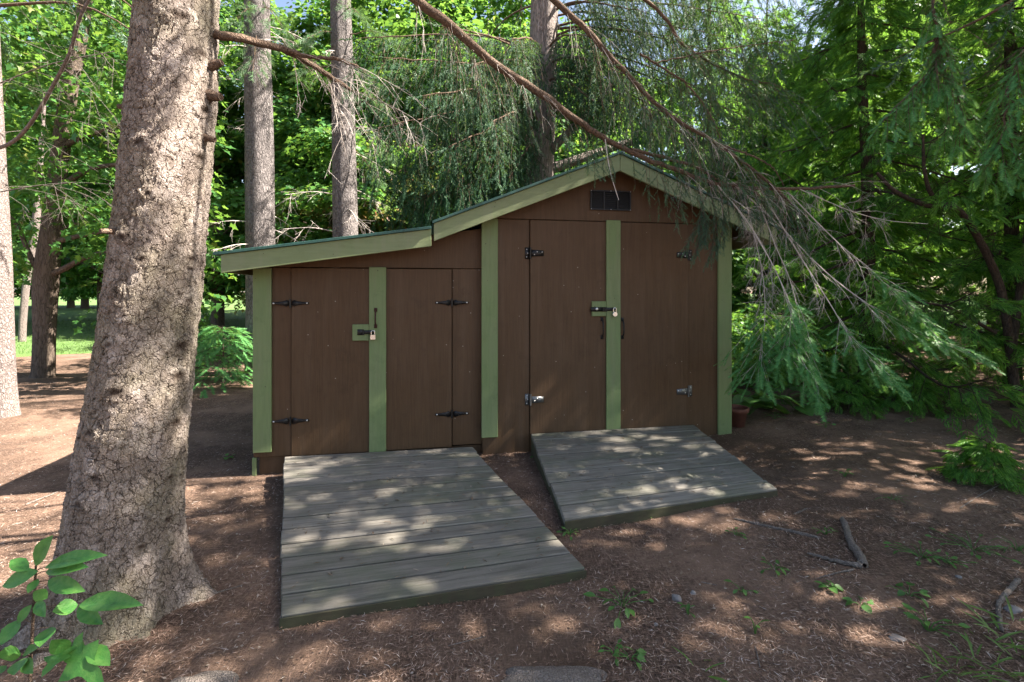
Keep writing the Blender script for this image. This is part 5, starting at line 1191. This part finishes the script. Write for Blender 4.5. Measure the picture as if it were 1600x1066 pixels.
# ------------------------------------------------------------------ litter, fallen leaves, lawn blades
r9 = np.random.default_rng(91)
def scatter_ground(n, y0, y1, pw=1.0):
    u = r9.random(n); y = y0*(y1/y0)**(u**pw); x = r9.uniform(-1.12, 1.12, n)*y; return x, y
def off_shed(x, y):
    lx_ = (x-P0[0])*ct+(y-P0[1])*sn; ly_ = -(x-P0[0])*sn+(y-P0[1])*ct
    return ~((lx_ > -.05) & (lx_ < 4.3) & (ly_ > .02) & (ly_ < 2.6))
nn = 110000
x, y = scatter_ground(nn, 1.5, 9.0); q = off_shed(x, y) & (np.sin(x*3.1+np.sin(y*2.3)*1.7)*np.sin(y*3.7+np.sin(x*1.9)*2)+r9.normal(0, .45, len(x)) > -.45); x, y = x[q], y[q]; k = len(x)
a = r9.uniform(0, 2*math.pi, k); L = r9.uniform(.012, .042, k); d = np.stack([np.cos(a), np.sin(a), r9.normal(0, .16, k)], 1)
c = np.stack([x, y, ground_z(x, y)+r9.uniform(.002, .012, k)], 1); wv = nrm(np.cross(d, ZUP+r9.normal(0, .3, (k, 3))))*(.0006+.0003*y[:, None]**.9)
bend = np.cross(d, ZUP)*r9.normal(0, .1, (k, 1)); half = d*L[:, None]/2
V = np.stack([c-half, c+bend*L[:, None]+wv, c+half, c+bend*L[:, None]-wv], 1)
i = np.arange(k)[:, None]*4; g = Geo(); g.add(V.reshape(-1, 3), i+[0, 1, 2, 3])
tag(g.build('needle_litter', M['litter']), 'carpet of fallen brown needles on the clearing', 'litter', kind='stuff')
x, y = scatter_ground(7000, 1.5, 8.5); q = off_shed(x, y); x, y = x[q], y[q]; k = len(x)
d = np.stack([r9.normal(0, 1, k), r9.normal(0, 1, k), r9.normal(0, .2, k)], 1); pos = np.stack([x, y, ground_z(x, y)+.006], 1)
g = Geo(); V, Fc = place(*LEAF_KITE, d, ZUP+r9.normal(0, .35, (k, 3)), pos, r9.uniform(.004, .02, k)); g.add(V, Fc)
tag(g.build('bark_chip_litter', M['brown_leaf']), 'scattered bark flakes and leaf fragments on the forest floor', 'litter', kind='stuff')
# lawn blades
k = 26000; x = r9.uniform(-22, -2, k); y = lawn_edge(x)+r9.random(k)**1.6*14; d = np.stack([r9.normal(0, .5, k), r9.normal(0, .5, k), np.ones(k)], 1)
g = Geo(); V, Fc = place(LEAF_KITE[0]*[1, .16, 1], LEAF_KITE[1], d, r9.normal(0, 1, (k, 3)), np.stack([x, y, ground_z(x, y)+.03], 1), r9.uniform(.05, .11, k)); g.add(V, Fc)
tag(g.build('lawn_grass', M['grass_blade']), 'short grass blades standing on the lawn', 'grass', kind='stuff')
# fallen bits on the ramps
g = Geo()
for (A, B, C, D) in RAMPS:
    k = 320; u, v = r9.uniform(.03, .97, (2, k)); top = A+(B-A)*u[:, None]; bot = D+(C-D)*u[:, None]; p = top+(bot-top)*v[:, None]+ZUP*.005
    d = np.stack([r9.normal(0, 1, k), r9.normal(0, 1, k), r9.normal(0, .08, k)], 1)
    V, Fc = place(LEAF_KITE[0]*[1, .22, 1], LEAF_KITE[1], d, ZUP+r9.normal(0, .3, (k, 3)), p, r9.uniform(.01, .045, k)); g.add(V, Fc)
    k = 16; u, v = r9.uniform(.05, .95, (2, k)); top = A+(B-A)*u[:, None]; bot = D+(C-D)*u[:, None]; p = top+(bot-top)*v[:, None]+ZUP*.006
    V, Fc = place(*LEAF_OVAL, np.stack([r9.normal(0, 1, k), r9.normal(0, 1, k), np.zeros(k)], 1), ZUP+r9.normal(0, .3, (k, 3)), p, r9.uniform(.015, .035, k)); g.add(V, Fc)
tag(g.build('ramp_litter', M['brown_leaf']), 'dry needles and leaf scraps scattered over the ramp planks', 'litter', kind='stuff')
